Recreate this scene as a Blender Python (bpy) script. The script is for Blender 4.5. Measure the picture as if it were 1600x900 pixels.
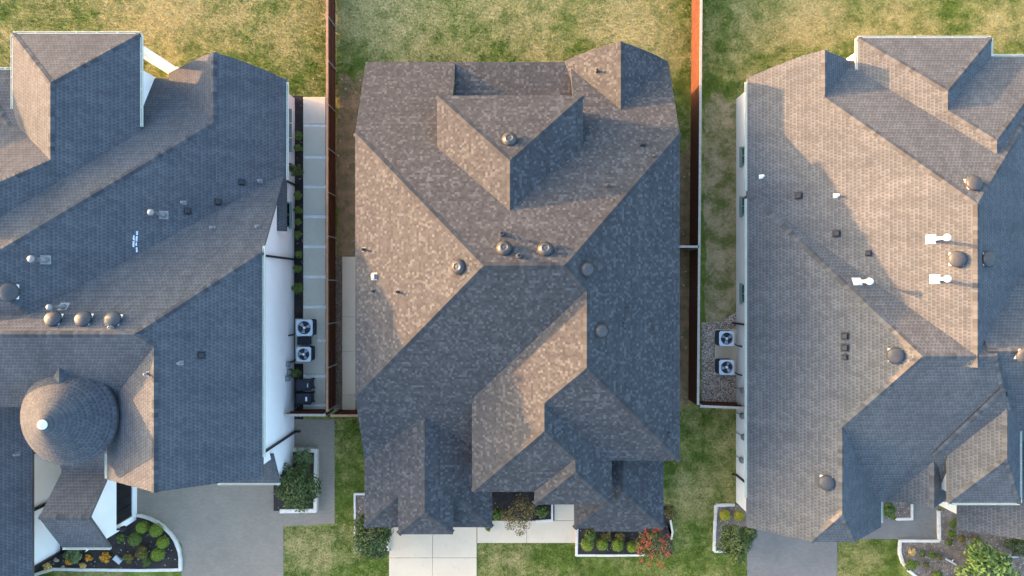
import bpy, math, random
import numpy as np
from mathutils import Vector, Matrix

for o in list(bpy.data.objects):
    bpy.data.objects.remove(o)
scene = bpy.context.scene
COL = scene.collection
R = math.radians
random.seed(7)
rng = np.random.default_rng(7)

# ------------------------------------------------------------------ camera
CAMH, FPX = 38.0, 1600 * 24 / 36
cam_d = bpy.data.cameras.new('camera')
cam_d.lens = 24; cam_d.sensor_width = 36
cam_d.clip_start = 0.5; cam_d.clip_end = 3000
cam = bpy.data.objects.new('camera', cam_d)
COL.objects.link(cam)
cam.location = (0, 0, CAMH)          # a drone looking straight down
scene.camera = cam

# ------------------------------------------------------------------ sky, sun, exposure
SUN_EL, SUN_AZ = 5.0, 14.5           # low sun from the left, a little from the back gardens
sdir = Vector((-math.cos(R(SUN_AZ)) * math.cos(R(SUN_EL)), math.sin(R(SUN_AZ)) * math.cos(R(SUN_EL)), math.sin(R(SUN_EL))))
w = bpy.data.worlds.new('World'); scene.world = w; w.use_nodes = True
nt = w.node_tree
bg = nt.nodes['Background']
sky = nt.nodes.new('ShaderNodeTexSky')
sky.sky_type = 'NISHITA'; sky.sun_disc = False
sky.sun_elevation = R(SUN_EL)
sky.sun_rotation = math.atan2(sdir.x, sdir.y)
sky.air_density = 0.8; sky.dust_density = 5.0; sky.ozone_density = 1.7
nt.links.new(sky.outputs[0], bg.inputs[0])
bg.inputs[1].default_value = 0.15
sl = bpy.data.lights.new('sun', 'SUN')
sl.energy = 2.0; sl.angle = R(0.6); sl.color = (0.62, 0.335, 0.15)
sun = bpy.data.objects.new('sun', sl); COL.objects.link(sun)
sun.location = sdir * 80
sun.rotation_euler = sdir.to_track_quat('Z', 'Y').to_euler()
vs = scene.view_settings
vs.view_transform = 'Standard'; vs.look = 'None'; vs.gamma = 1; vs.exposure = 4.05
vs.use_curve_mapping = False

# ------------------------------------------------------------------ helpers
def U(px, py, z=0.0):
    s = (CAMH - z) / FPX
    return ((px - 800) * s, (450 - py) * s)

def link(o, parent=None):
    COL.objects.link(o)
    if parent is not None: o.parent = parent
    return o

def tag(o, label=None, cat=None, group=None, kind=None):
    if label: o['label'] = label
    if cat: o['category'] = cat
    if group: o['group'] = group
    if kind: o['kind'] = kind
    return o

def empty(name, loc=(0, 0, 0), label=None, cat=None, group=None):
    o = bpy.data.objects.new(name, None); o.location = loc
    o.empty_display_size = 0.3
    link(o); return tag(o, label, cat, group)

class MB:
    """collects polygons in world or local space"""
    def __init__(s): s.v = []; s.f = []; s.uv = []; s.m = []
    def face(s, pts, uv=None, m=0):
        b = len(s.v); s.v.extend([tuple(p) for p in pts])
        s.f.append(list(range(b, b + len(pts)))); s.uv.append(uv); s.m.append(m)
    def box(s, x0, x1, y0, y1, z0, z1, m=0):
        b = len(s.v)
        s.v += [(x0,y0,z0),(x1,y0,z0),(x1,y1,z0),(x0,y1,z0),(x0,y0,z1),(x1,y0,z1),(x1,y1,z1),(x0,y1,z1)]
        for q in ((0,3,2,1),(4,5,6,7),(0,1,5,4),(1,2,6,5),(2,3,7,6),(3,0,4,7)):
            s.f.append([b+i for i in q]); s.uv.append(None); s.m.append(m)
    def obox(s, c, ux, uy, hx, hy, z0, z1, m=0):
        """box with horizontal axes ux, uy"""
        c = Vector((c[0], c[1])); ux = Vector(ux).normalized(); uy = Vector(uy).normalized()
        p = [c - ux*hx - uy*hy, c + ux*hx - uy*hy, c + ux*hx + uy*hy, c - ux*hx + uy*hy]
        b = len(s.v)
        s.v += [(q.x,q.y,z0) for q in p] + [(q.x,q.y,z1) for q in p]
        for q in ((0,3,2,1),(4,5,6,7),(0,1,5,4),(1,2,6,5),(2,3,7,6),(3,0,4,7)):
            s.f.append([b+i for i in q]); s.uv.append(None); s.m.append(m)
    def prism(s, poly, z0, z1, m=0):
        n = len(poly); b = len(s.v)
        s.v += [(p[0],p[1],z0) for p in poly] + [(p[0],p[1],z1) for p in poly]
        s.f.append(list(range(b+n-1, b-1, -1))); s.f.append(list(range(b+n, b+2*n)))
        for i in range(n):
            j = (i+1) % n; s.f.append([b+i, b+j, b+n+j, b+n+i])
        s.uv += [None]*(n+2); s.m += [m]*(n+2)
    def lathe(s, prof, n=20, c=(0,0,0), m=0, sx=1, sy=1):
        b = len(s.v)
        for r, z in prof:
            for k in range(n):
                a = 2*math.pi*k/n
                s.v.append((c[0]+r*sx*math.cos(a), c[1]+r*sy*math.sin(a), c[2]+z))
        for i in range(len(prof)-1):
            for k in range(n):
                k2 = (k+1) % n
                s.f.append([b+i*n+k, b+i*n+k2, b+(i+1)*n+k2, b+(i+1)*n+k]); s.uv.append(None); s.m.append(m)
        if prof[-1][0] > 1e-4:
            s.f.append([b+(len(prof)-1)*n+k for k in range(n)]); s.uv.append(None); s.m.append(m)
        if prof[0][0] > 1e-4:
            s.f.append([b+k for k in range(n-1,-1,-1)]); s.uv.append(None); s.m.append(m)
    def tube(s, p0, p1, r, n=8, m=0, r1=None):
        p0 = Vector(p0); p1 = Vector(p1); d = (p1-p0).normalized()
        a = d.orthogonal().normalized(); c = d.cross(a); b = len(s.v)
        for p, rr in ((p0, r), (p1, r if r1 is None else r1)):
            for k in range(n):
                t = 2*math.pi*k/n; s.v.append(tuple(p + (a*math.cos(t)+c*math.sin(t))*rr))
        for k in range(n):
            k2 = (k+1)%n; s.f.append([b+k,b+k2,b+n+k2,b+n+k]); s.uv.append(None); s.m.append(m)
        s.f.append([b+k for k in range(n-1,-1,-1)]); s.f.append([b+n+k for k in range(n)]); s.uv += [None]*2; s.m += [m]*2
    def build(s, name, mats, parent=None, smooth=False, loc=None):
        me = bpy.data.meshes.new(name)
        me.from_pydata(s.v, [], s.f)
        if not isinstance(mats, (list, tuple)): mats = [mats]
        for mm in mats: me.materials.append(mm)
        if any(u is not None for u in s.uv):
            ul = me.uv_layers.new(name='UVMap'); k = 0
            for fi, f in enumerate(s.f):
                for i in range(len(f)):
                    if s.uv[fi] is not None: ul.data[k].uv = s.uv[fi][i]
                    k += 1
        me.polygons.foreach_set('material_index', s.m)
        if smooth: me.polygons.foreach_set('use_smooth', [True]*len(s.f))
        me.update()
        o = bpy.data.objects.new(name, me)
        if loc: o.location = loc
        return link(o, parent)

# ------------------------------------------------------------------ materials
def mat(name, col, rough=0.8, metal=0.0, var=0.0, scale=6.0, bump=0.0, bscale=40.0, col2=None, spec=0.3):
    m = bpy.data.materials.new(name); m.use_nodes = True
    n = m.node_tree.nodes; l = m.node_tree.links
    p = n['Principled BSDF']
    p.inputs['Roughness'].default_value = rough; p.inputs['Metallic'].default_value = metal
    p.inputs['Specular IOR Level'].default_value = spec
    tc = n.new('ShaderNodeTexCoord')
    c2 = col2 if col2 else tuple(c*(1-var) for c in col)
    if var > 0 or col2:
        nz = n.new('ShaderNodeTexNoise'); nz.inputs['Scale'].default_value = scale
        nz.inputs['Detail'].default_value = 6; nz.inputs['Roughness'].default_value = 0.7
        l.new(tc.outputs['Object'], nz.inputs['Vector'])
        cr = n.new('ShaderNodeValToRGB')
        cr.color_ramp.elements[0].position = .35; cr.color_ramp.elements[1].position = .65
        cr.color_ramp.elements[0].color = (*c2, 1); cr.color_ramp.elements[1].color = (*col, 1)
        l.new(nz.outputs['Fac'], cr.inputs[0]); l.new(cr.outputs[0], p.inputs['Base Color'])
    else:
        p.inputs['Base Color'].default_value = (*col, 1)
    if bump > 0:
        nb = n.new('ShaderNodeTexNoise'); nb.inputs['Scale'].default_value = bscale; nb.inputs['Detail'].default_value = 5
        l.new(tc.outputs['Object'], nb.inputs['Vector'])
        b = n.new('ShaderNodeBump'); b.inputs['Strength'].default_value = bump; b.inputs['Distance'].default_value = 0.02
        l.new(nb.outputs['Fac'], b.inputs['Height']); l.new(b.outputs[0], p.inputs['Normal'])
    return m

class NG:
    """tiny node-graph writer"""
    def __init__(s, name):
        s.m = bpy.data.materials.new(name); s.m.use_nodes = True
        s.n = s.m.node_tree.nodes; s.l = s.m.node_tree.links; s.p = s.n['Principled BSDF']
    def put(s, sock, v):
        if isinstance(v, bpy.types.NodeSocket): s.l.new(v, sock)
        else: sock.default_value = v
    def math(s, op, a, b=0.0, c=0.0):
        n = s.n.new('ShaderNodeMath'); n.operation = op
        s.put(n.inputs[0], a); s.put(n.inputs[1], b); s.put(n.inputs[2], c); return n.outputs[0]
    def comb(s, x, y, z=0.0):
        n = s.n.new('ShaderNodeCombineXYZ')
        for i, v in enumerate((x, y, z)): s.put(n.inputs[i], v)
        return n.outputs[0]
    def white(s, vec):
        n = s.n.new('ShaderNodeTexWhiteNoise'); n.noise_dimensions = '2D'; s.put(n.inputs['Vector'], vec); return n.outputs['Value']
    def noise(s, vec, scale, detail=4, rough=.6):
        n = s.n.new('ShaderNodeTexNoise'); s.put(n.inputs['Vector'], vec)
        n.inputs['Scale'].default_value = scale; n.inputs['Detail'].default_value = detail; n.inputs['Roughness'].default_value = rough
        return n.outputs['Fac']
    def ramp(s, fac, stops, interp='LINEAR'):
        n = s.n.new('ShaderNodeValToRGB'); n.color_ramp.interpolation = interp
        e = n.color_ramp.elements
        while len(e) < len(stops): e.new(.5)
        for i, (p, c) in enumerate(stops):
            e[i].position = p; e[i].color = (*c, 1)
        s.put(n.inputs[0], fac); return n.outputs[0]
    def mix(s, fac, a, b, mode='MIX'):
        n = s.n.new('ShaderNodeMix'); n.data_type = 'RGBA'; n.blend_type = mode
        s.put(n.inputs[0], fac); s.put(n.inputs[6], a if isinstance(a, bpy.types.NodeSocket) else (*a, 1))
        s.put(n.inputs[7], b if isinstance(b, bpy.types.NodeSocket) else (*b, 1)); return n.outputs[2]
    def bump(s, h, strength, dist=.01):
        n = s.n.new('ShaderNodeBump'); n.inputs['Strength'].default_value = strength; n.inputs['Distance'].default_value = dist
        s.put(n.inputs['Height'], h); s.l.new(n.outputs[0], s.p.inputs['Normal'])
    def coord(s, which='Object'):
        return s.n.new('ShaderNodeTexCoord').outputs[which]
    def sep(s, v):
        n = s.n.new('ShaderNodeSeparateXYZ'); s.put(n.inputs[0], v); return n.outputs
    def done(s, col, rough=.9, spec=.2):
        s.put(s.p.inputs['Base Color'], col); s.p.inputs['Roughness'].default_value = rough
        s.p.inputs['Specular IOR Level'].default_value = spec; return s.m

def shingle(name, stops, style):
    g = NG(name)
    uv = g.sep(g.coord('UV')); u, v = uv[0], uv[1]
    e = 0.125 if style == 'mixed' else 0.168
    vv = g.math('DIVIDE', v, e); row = g.math('FLOOR', vv); fv = g.math('FRACT', vv)
    rr = g.white(g.comb(row, 3.7))
    if style == 'mixed':
        uo = g.math('ADD', g.math('DIVIDE', u, 0.118), g.math('MULTIPLY', rr, 13.0))
        tab = g.math('FLOOR', uo)
        t2 = g.math('FLOOR', g.math('MULTIPLY', uo, .5))
        a = g.white(g.comb(tab, row)); b = g.white(g.comb(t2, g.math('ADD', row, 91.0)))
        val = g.math('ADD', g.math('MULTIPLY', a, .92), g.math('MULTIPLY', b, .08))
        col = g.ramp(val, stops, 'LINEAR')
        h = g.math('ADD', g.math('MULTIPLY', g.math('SUBTRACT', 1.0, fv), .6), g.math('MULTIPLY', a, .5))
    else:
        # regular double-tab laminate: dark teeth repeating along every course, staggered
        par = g.math('MODULO', row, 2.0)
        uo = g.math('ADD', g.math('DIVIDE', u, 0.165), g.math('ADD', g.math('MULTIPLY', par, .5), g.math('MULTIPLY', rr, .22)))
        tab = g.math('FLOOR', uo); fu = g.math('FRACT', uo)
        a = g.white(g.comb(tab, row))
        tooth = g.math('LESS_THAN', fu, g.math('ADD', .20, g.math('MULTIPLY', a, .35)))
        low = g.math('LESS_THAN', fv, .62)
        val = g.math('SUBTRACT', g.math('ADD', .62, g.math('MULTIPLY', g.math('SUBTRACT', a, .5), .42)), g.math('MULTIPLY', g.math('MULTIPLY', tooth, low), .40))
        val = g.math('ADD', val, g.math('MULTIPLY', g.math('GREATER_THAN', fv, .8), .16))
        col = g.ramp(val, stops, 'LINEAR')
        h = g.math('ADD', g.math('MULTIPLY', g.math('SUBTRACT', 1.0, fv), .6), g.math('MULTIPLY', tooth, -.5))
    rowt = g.white(g.comb(row, 55.1))
    col = g.mix(.5, col, g.ramp(rowt, [(0, (.43, .43, .43)), (1, (.57, .57, .57))] if style == 'mixed' else [(0, (.455, .455, .455)), (1, (.545, .545, .545))]), 'OVERLAY')
    big = g.noise(g.coord('Object'), .55, 3, .55)
    col = g.mix(.28 if style == 'mixed' else .45, col, g.ramp(big, [(.3, (.40, .40, .41)), (.7, (.61, .59, .57))]), 'OVERLAY')
    streak = g.noise(g.comb(g.math('MULTIPLY', u, 1.6), g.math('MULTIPLY', v, .16)), 1.0, 3, .5)
    col = g.mix(.25 if style == 'mixed' else .4, col, g.ramp(streak, [(.3, (.38, .38, .39)), (.7, (.62, .61, .60))]), 'OVERLAY')
    fine = g.noise(g.coord('Object'), 60, 2)
    col = g.mix(.25, col, g.ramp(fine, [(.35, (.3, .3, .3)), (.65, (.7, .7, .7))]), 'OVERLAY')
    g.bump(g.math('ADD', h, g.math('MULTIPLY', fine, .35)), .55, .012)
    return g.done(col, .92, .18)

SH_C = shingle('shingle_mixed_grey', [(.02, (.037, .036, .037)), (.35, (.047, .046, .047)), (.72, (.056, .055, .055)), (.82, (.069, .067, .067)), (.97, (.086, .084, .083))], 'mixed')
SH_L = shingle('shingle_slate', [(.1, (.042, .045, .050)), (.6, (.067, .070, .074)), (.95, (.092, .095, .099))], 'teeth')
SH_R = shingle('shingle_weathered', [(.1, (.050, .052, .053)), (.6, (.078, .079, .080)), (.95, (.108, .109, .109))], 'teeth')

def cap_mat(name, dark, light):
    g = NG(name)
    rnd = g.n.new('ShaderNodeNewGeometry').outputs['Random Per Island']
    fine = g.noise(g.coord('Object'), 50, 2)
    col = g.mix(.3, g.ramp(rnd, [(0, dark), (1, light)]), g.ramp(fine, [(.35, (.3,.3,.3)), (.65, (.7,.7,.7))]), 'OVERLAY')
    return g.done(col, .92, .18)
CAP_C = cap_mat('ridge_cap_mixed', (.036, .035, .036), (.062, .060, .059))
CAP_L = cap_mat('ridge_cap_slate', (.036, .038, .042), (.080, .082, .085))
CAP_R = cap_mat('ridge_cap_weathered', (.052, .050, .049), (.102, .099, .096))

M = {}
M['white_wall'] = mat('white_painted_brick', (.92, .86, .78), .8, 0, .04, 1.5, .25, 18)
M['cream_wall'] = mat('cream_painted_brick', (.80, .745, .665), .85, 0, .05, 1.5, .25, 18)
M['brick'] = mat('brown_brick', (.26, .17, .12), .9, 0, .35, 9, .3, 20)
M['fascia'] = mat('dark_fascia', (.09, .085, .08), .7)
M['gutter'] = mat('pale_green_gutter', (.53, .535, .43), .45, 0, .08, 3)
M['black_metal'] = mat('black_downspout', (.012, .012, .014), .4)
M['galv'] = mat('galvanised_metal', (.060, .056, .054), .42, .1, .25, 8, spec=.45)
M['dark_vent'] = mat('painted_dark_vent', (.058, .056, .057), .5, .1, .2, 8)
M['white_paint'] = mat('white_flue_paint', (.82, .80, .76), .5, 0, .05, 10)
M['black_box'] = mat('black_plastic_vent', (.022, .022, .024), .5)
M['lead'] = mat('lead_flashing', (.24, .235, .23), .55, .3, .2, 10)
M['glass'] = mat('window_glass', (.05, .08, .075), .08, 0, 0, spec=.8)
M['win_frame'] = mat('green_window_frame', (.17, .23, .20), .5)
M['dark_door'] = mat('black_iron_door', (.008, .008, .010), .35)
M['fence_face'] = mat('stained_cedar', (.105, .029, .011), .8, 0, 0, 4, .3, 30, col2=(.062, .019, .009))
M['fence_cap'] = mat('cedar_cap', (.36, .195, .11), .85, 0, 0, 5, .3, 30, col2=(.27, .135, .07))
M['fence_grey'] = mat('weathered_cap', (.44, .355, .28), .9, 0, 0, 6, .3, 30, col2=(.33, .255, .195))
M['steel'] = mat('steel_post', (.42, .42, .40), .5, .6)
M['kerb'] = mat('white_limestone', (.72, .63, .51), .9, 0, .2, 5, .3, 30)
M['ac_white'] = mat('grey_ac_panel', (.50, .53, .56), .5, 0, .06, 4)
M['ac_dark'] = mat('dark_ac_louvre', (.045, .048, .055), .5)
M['fan'] = mat('fan_blade', (.34, .36, .38), .4, .2)
M['bin'] = mat('navy_bin_plastic', (.016, .018, .026), .5, 0, .2, 10)
M['sticker'] = mat('white_sticker', (.7, .7, .7), .6)
M['chalk'] = mat('chalk', (.62, .66, .72), .95)
M['bark'] = mat('bark', (.13, .085, .06), .95, 0, .4, 12, .5, 30)
M['stone'] = mat('pale_stone', (.50, .50, .48), .9, 0, .25, 8, .4, 20)
M['tan_rock'] = mat('tan_rock', (.42, .31, .22), .9, 0, .35, 6, .5, 20)

def soil_mat(name, c1, c2, chips, scale=14):
    g = NG(name); o = g.coord('Object')
    col = g.ramp(g.noise(o, 2.2, 6, .7), [(.32, c1), (.66, c2)])
    vn = g.n.new('ShaderNodeTexVoronoi'); g.put(vn.inputs['Vector'], o); vn.inputs['Scale'].default_value = scale
    chip = g.math('GREATER_THAN', g.sep(vn.outputs['Color'])[0], 1 - chips)
    col = g.mix(chip, col, g.ramp(g.sep(vn.outputs['Color'])[1], [(0, tuple(x*1.4 for x in c2)), (1, (.40, .35, .30))]))
    g.bump(g.math('ADD', vn.outputs['Distance'], g.noise(o, 30, 4)), .8, .03)
    return g.done(col, .95)
M['mulch_dark'] = soil_mat('dark_mulch', (.020, .016, .014), (.055, .043, .036), .015, 16)
M['mulch_brown'] = soil_mat('brown_mulch', (.12, .082, .064), (.25, .185, .14), .08, 18)
M['side_soil'] = soil_mat('bare_side_soil', (.125, .115, .040), (.38, .20, .105), .02, 9)
M['white_gravel'] = soil_mat('white_gravel', (.80, .74, .64), (.90, .85, .76), .05, 22)

def concrete(name, c, c2):
    g = NG(name); o = g.coord('Object')
    col = g.ramp(g.noise(o, .8, 7, .65), [(.3, c2), (.7, c)])
    st = g.noise(o, 2.1, 7, .75)
    fs = g.n.new('ShaderNodeMapRange'); g.put(fs.inputs[0], st); fs.inputs[1].default_value = .57; fs.inputs[2].default_value = .74; fs.inputs[4].default_value = .34
    col = g.mix(fs.outputs[0], col, tuple(x*.45 for x in c))
    col = g.mix(.18, col, g.ramp(g.noise(o, 70, 2), [(.3, (.25,.25,.25)), (.7, (.75,.75,.75))]), 'OVERLAY')
    g.bump(g.noise(o, 60, 4), .25, .01)
    return g.done(col, .88)
M['concrete'] = concrete('warm_concrete', (.67, .50, .335), (.60, .45, .30))
M['concrete_grey'] = concrete('grey_concrete', (.60, .51, .385), (.52, .44, .335))

def paver_mat(name, c1, c2, joint):
    g = NG(name); o = g.coord('Object')
    b = g.n.new('ShaderNodeTexBrick'); g.put(b.inputs['Vector'], o)
    b.inputs['Scale'].default_value = 1; b.inputs['Brick Width'].default_value = .20; b.inputs['Row Height'].default_value = .10
    b.inputs['Mortar Size'].default_value = .005; b.inputs['Mortar Smooth'].default_value = .2; b.offset = .5
    b.inputs['Color1'].default_value = (*c1, 1); b.inputs['Color2'].default_value = (*c2, 1); b.inputs['Mortar'].default_value = (*joint, 1)
    col = g.mix(.35, b.outputs['Color'], g.ramp(g.noise(o, .7, 6, .65), [(.3, (.38,.38,.38)), (.7, (.62,.61,.60))]), 'OVERLAY')
    col = g.mix(.25, col, g.ramp(g.noise(o, 55, 2), [(.3, (.3,.3,.3)), (.7, (.7,.7,.7))]), 'OVERLAY')
    g.bump(g.math('SUBTRACT', 1.0, b.outputs['Fac']), .5, .008)
    return g.done(col, .9)
M['paver_l'] = paver_mat('grey_pavers', (.270, .212, .156), (.242, .190, .140), (.20, .158, .116))
M['paver_r'] = paver_mat('slate_pavers', (.210, .178, .148), (.184, .156, .131), (.15, .126, .106))

def lawn_color(g, o):
    xyz = g.sep(o)
    # mown turf: green base, drought-bleached patches, both with their own ragged shapes
    n1 = g.noise(o, .22, 6, .62); n2 = g.noise(o, 1.3, 6, .7); n3 = g.noise(o, 9, 4, .7)
    dry = g.math('ADD', g.math('MULTIPLY', n1, .75), g.math('MULTIPLY', n2, .45))
    dry = g.math('ADD', dry, g.math('MULTIPLY', g.math('SUBTRACT', n3, .5), .22))
    # the unirrigated rear gardens are far drier than the strip next to the houses and the front lawns
    mr = g.n.new('ShaderNodeMapRange'); g.put(mr.inputs[0], xyz[1])
    mr.inputs[1].default_value = 11.6; mr.inputs[2].default_value = 14.2; mr.inputs[3].default_value = -.03; mr.inputs[4].default_value = .055
    dry = g.math('ADD', dry, mr.outputs[0])
    green = g.ramp(n2, [(.3, (.080, .108, .013)), (.55, (.145, .172, .024)), (.75, (.225, .240, .046))])
    straw = g.ramp(n3, [(.3, (.36, .255, .080)), (.7, (.56, .42, .175))])
    f = g.n.new('ShaderNodeMapRange'); g.put(f.inputs[0], dry)
    f.inputs[1].default_value = .53; f.inputs[2].default_value = .74
    return g.mix(f.outputs[0], green, straw)
g = NG('lawn_soil_and_thatch'); o_ = g.coord('Object')
c_ = lawn_color(g, o_)
c_ = g.mix(.5, c_, g.ramp(g.noise(o_, 34, 4, .75), [(.3, (.22,.22,.22)), (.7, (.74,.74,.74))]), 'OVERLAY')
g.bump(g.noise(o_, 38, 5, .8), .9, .04); M['lawn'] = g.done(c_, .95)
g = NG('grass_blades'); o_ = g.coord('Object')
rnd = g.n.new('ShaderNodeNewGeometry').outputs['Random Per Island']
c_ = g.mix(.55, lawn_color(g, o_), g.ramp(rnd, [(0, (.22,.24,.20)), (.5, (.5,.5,.5)), (1, (.82,.80,.68))]), 'OVERLAY')
M['blades'] = g.done(c_, .85)

def leaf_mat(name, dark, mid, light, extra=None, frac=.0):
    g = NG(name)
    rnd = g.n.new('ShaderNodeNewGeometry').outputs['Random Per Island']
    col = g.ramp(rnd, [(0, dark), (.5, mid), (1, light)])
    if extra:
        n = g.noise(g.coord('Object'), 3.2, 2)
        col = g.mix(g.math('MULTIPLY', g.math('GREATER_THAN', n, 1-frac), g.math('GREATER_THAN', rnd, .35)), col, extra)
    g.p.inputs['Transmission Weight'].default_value = 0
    return g.done(col, .6, .3)
LEAF = {
 'dark': leaf_mat('dark_glossy_leaf', (0.029, 0.044, 0.010), (0.065, 0.088, 0.017), (0.138, 0.152, 0.032)),
 'green': leaf_mat('green_leaf', (0.046, 0.075, 0.010), (0.101, 0.145, 0.019), (0.179, 0.220, 0.033)),
 'lime': leaf_mat('clipped_box_leaf', (0.097, 0.138, 0.009), (0.179, 0.227, 0.015), (0.276, 0.310, 0.029)),
 'yellow': leaf_mat('golden_leaf', (0.227, 0.220, 0.010), (0.389, 0.345, 0.017), (0.551, 0.455, 0.033)),
 'sage': leaf_mat('sage_leaf', (0.082, 0.110, 0.033), (0.145, 0.180, 0.057), (0.227, 0.248, 0.088)),
 'olive': leaf_mat('olive_leaf', (0.065, 0.058, 0.012), (0.138, 0.110, 0.022), (0.244, 0.180, 0.042)),
 'brown': leaf_mat('bronze_leaf', (0.097, 0.062, 0.015), (0.194, 0.126, 0.030), (0.308, 0.207, 0.059)),
 'orange': leaf_mat('orange_flower', (0.324, 0.117, 0.009), (0.616, 0.248, 0.015), (0.800, 0.413, 0.033)),
 'red': leaf_mat('red_flower', (0.406, 0.016, 0.014), (0.680, 0.035, 0.025), (0.800, 0.097, 0.050)),
 'redgreen': leaf_mat('red_tinged_leaf', (0.065, 0.071, 0.012), (0.130, 0.123, 0.019), (0.211, 0.152, 0.029), (0.389, 0.075, 0.015), .42),
 'bright': leaf_mat('bright_leaf', (0.055, 0.109, 0.019), (0.141, 0.209, 0.038), (0.301, 0.337, 0.076)),
 'tan': leaf_mat('dry_tuft', (0.421, 0.248, 0.067), (0.680, 0.427, 0.134), (0.800, 0.593, 0.210)),
}

# ------------------------------------------------------------------ ground and hard surfaces
def sheet(name, poly, z, m, label=None):
    mb = MB(); mb.face([(x, y, z) for x, y in poly])
    o = mb.build(name, m); tag(o, label, kind='structure'); return o
def pxpoly(pts, z=0): return [U(x, y, z) for x, y in pts][::-1]
def ragged(pts, amp, step=5.0):
    out = []
    for (a, b), (c, d) in zip(pts, pts[1:]+pts[:1]):
        n = max(1, int(math.hypot(c-a, d-b)/step)); w1 = 0.0
        for i in range(n):
            t = i/n; w1 = .55*w1 + random.uniform(-amp, amp)
            out.append((a+(c-a)*t+w1*.45, b+(d-b)*t+w1))
    return out

mb = MB(); mb.face([(-900,-900,0),(900,-900,0),(900,900,0),(-900,900,0)])
tag(mb.build('lawn', M['lawn']), 'patchy green and straw lawn around the three houses', kind='structure')

sheet('driveway_left', pxpoly([(165,690),(443,690),(443,1150),(284,1150),(284,850),(262,826),(236,808),(212,802),(165,802)]), .020, M['paver_l'], 'grey paved driveway of the white house with the turret')
sheet('paved_path_left', pxpoly([(443.3,655),(523,655),(523,818),(443.3,822)]), .016, M['paver_l'], 'grey paved path beside the left driveway')
sheet('driveway_right', pxpoly([(1167,770),(1308,770),(1308,1150),(1167,1150)]), .020, M['paver_r'], 'dark paved driveway of the right house')
sheet('courtyard', pxpoly([(1345,755),(1466,755),(1466,842),(1345,842)]), .020, M['paver_r'], 'paved entry courtyard of the right house')
sheet('side_strip_soil', pxpoly([(456,150),(474,150),(474,658),(456,658)]), .012, M['mulch_dark'], 'dark soil strip along the white side wall')
g = NG('worn_side_lawn'); o_ = g.coord('Object')
w1 = g.noise(o_, .9, 6, .7); w2 = g.noise(o_, 7, 5, .75)
c_ = g.mix(g.ramp(w1, [(.40, (0,0,0)), (.60, (1,1,1))]), g.ramp(w2, [(.3, (.105,.10,.024)), (.7, (.19,.175,.046))]), g.ramp(w2, [(.3, (.34,.225,.11)), (.7, (.54,.385,.21))]))
g.bump(g.noise(o_, 30, 5, .8), .9, .04); M['worn'] = g.done(c_, .95)
sheet('side_lawn', pxpoly(ragged([(1102,158),(1126,140),(1140,164),(1160,150),(1160,500),(1102,508)], 4)), .004, M['worn'], 'worn patchy lawn strip left of the right house')
sheet('side_yard', pxpoly(ragged([(527,132),(540,110),(552,128),(575,112),(575,648),(528,648)], 4)), .006, M['side_soil'], 'bare soil between the fence and the middle house')
sheet('side_yard_right', pxpoly(ragged([(1040,225),(1066,242),(1080,222),(1088,240),(1086,630),(1040,640)], 3)), .006, M['side_soil'], 'bare soil right of the middle house')
sheet('entry_bed', pxpoly([(755,740),(866,740),(866,813),(768,813)]), .012, M['mulch_dark'], 'dark mulch bed beside the entry walk')

def slabs(name, rects, z, m, label, base=None, thick=.05):
    """concrete path: a base sheet with one slab object for each pour"""
    xs = [r[0] for r in rects] + [r[2] for r in rects]; ys = [r[1] for r in rects] + [r[3] for r in rects]
    a = U(min(xs), max(ys)); b = U(max(xs), min(ys))
    mb = MB(); mb.face([(a[0],a[1],z),(b[0],a[1],z),(b[0],b[1],z),(a[0],b[1],z)])
    root = mb.build(name, base or M['mulch_brown']); tag(root, label, kind='structure')
    for r in rects:
        p = U(r[0], r[3]); q = U(r[2], r[1]); g_ = .007; e = .012
        t = z + thick; mb = MB()
        x0, x1, y0, y1 = p[0]+g_, q[0]-g_, p[1]+g_, q[1]-g_
        mb.v = [(x0,y0,z-.04),(x1,y0,z-.04),(x1,y1,z-.04),(x0,y1,z-.04),(x0,y0,t-e),(x1,y0,t-e),(x1,y1,t-e),(x0,y1,t-e),
                (x0+e,y0+e,t),(x1-e,y0+e,t),(x1-e,y1-e,t),(x0+e,y1-e,t)]
        mb.f = [[0,1,5,4],[1,2,6,5],[2,3,7,6],[3,0,4,7],[4,5,9,8],[5,6,10,9],[6,7,11,10],[7,4,8,11],[8,9,10,11]]
        mb.uv = [None]*9; mb.m = [0]*9
        mb.build('slab', m, root)
    return root
slabs('driveway', [(608,770,676,871),(676,770,745,871),(608,871,676,975),(676,871,745,975)], .004, M['concrete'], 'pale concrete driveway of the middle house')
slabs('entry_walk', [(745.5,813,823,848),(823,813,902,848),(866,776,902,813)], .004, M['concrete'], 'pale concrete walk to the middle house entry')
ys_ = [152,193,198,243,248,290,294,336,341,383,388,430,434,476,481,531,587,592,630,634,648]
slabs('side_path', [(474,152,509,194),(474,198,509,243),(474,248,509,290),(474,294,509,336),(474,341,509,383),(474,388,509,430),(474,435,509,477),(474,482,509,530),(474,534,509,585),(474,590,509,631),(474,635,509,648)],
      .004, M['concrete_grey'], 'grey stepping slabs with white gravel joints beside the fence', M['white_gravel'])
slabs('side_walk', [(535,401,556,495),(535,495,556,549),(535,549,556,617),(535,617,556,641)], .008, M['concrete'], 'narrow concrete walk left of the middle house')

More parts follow.
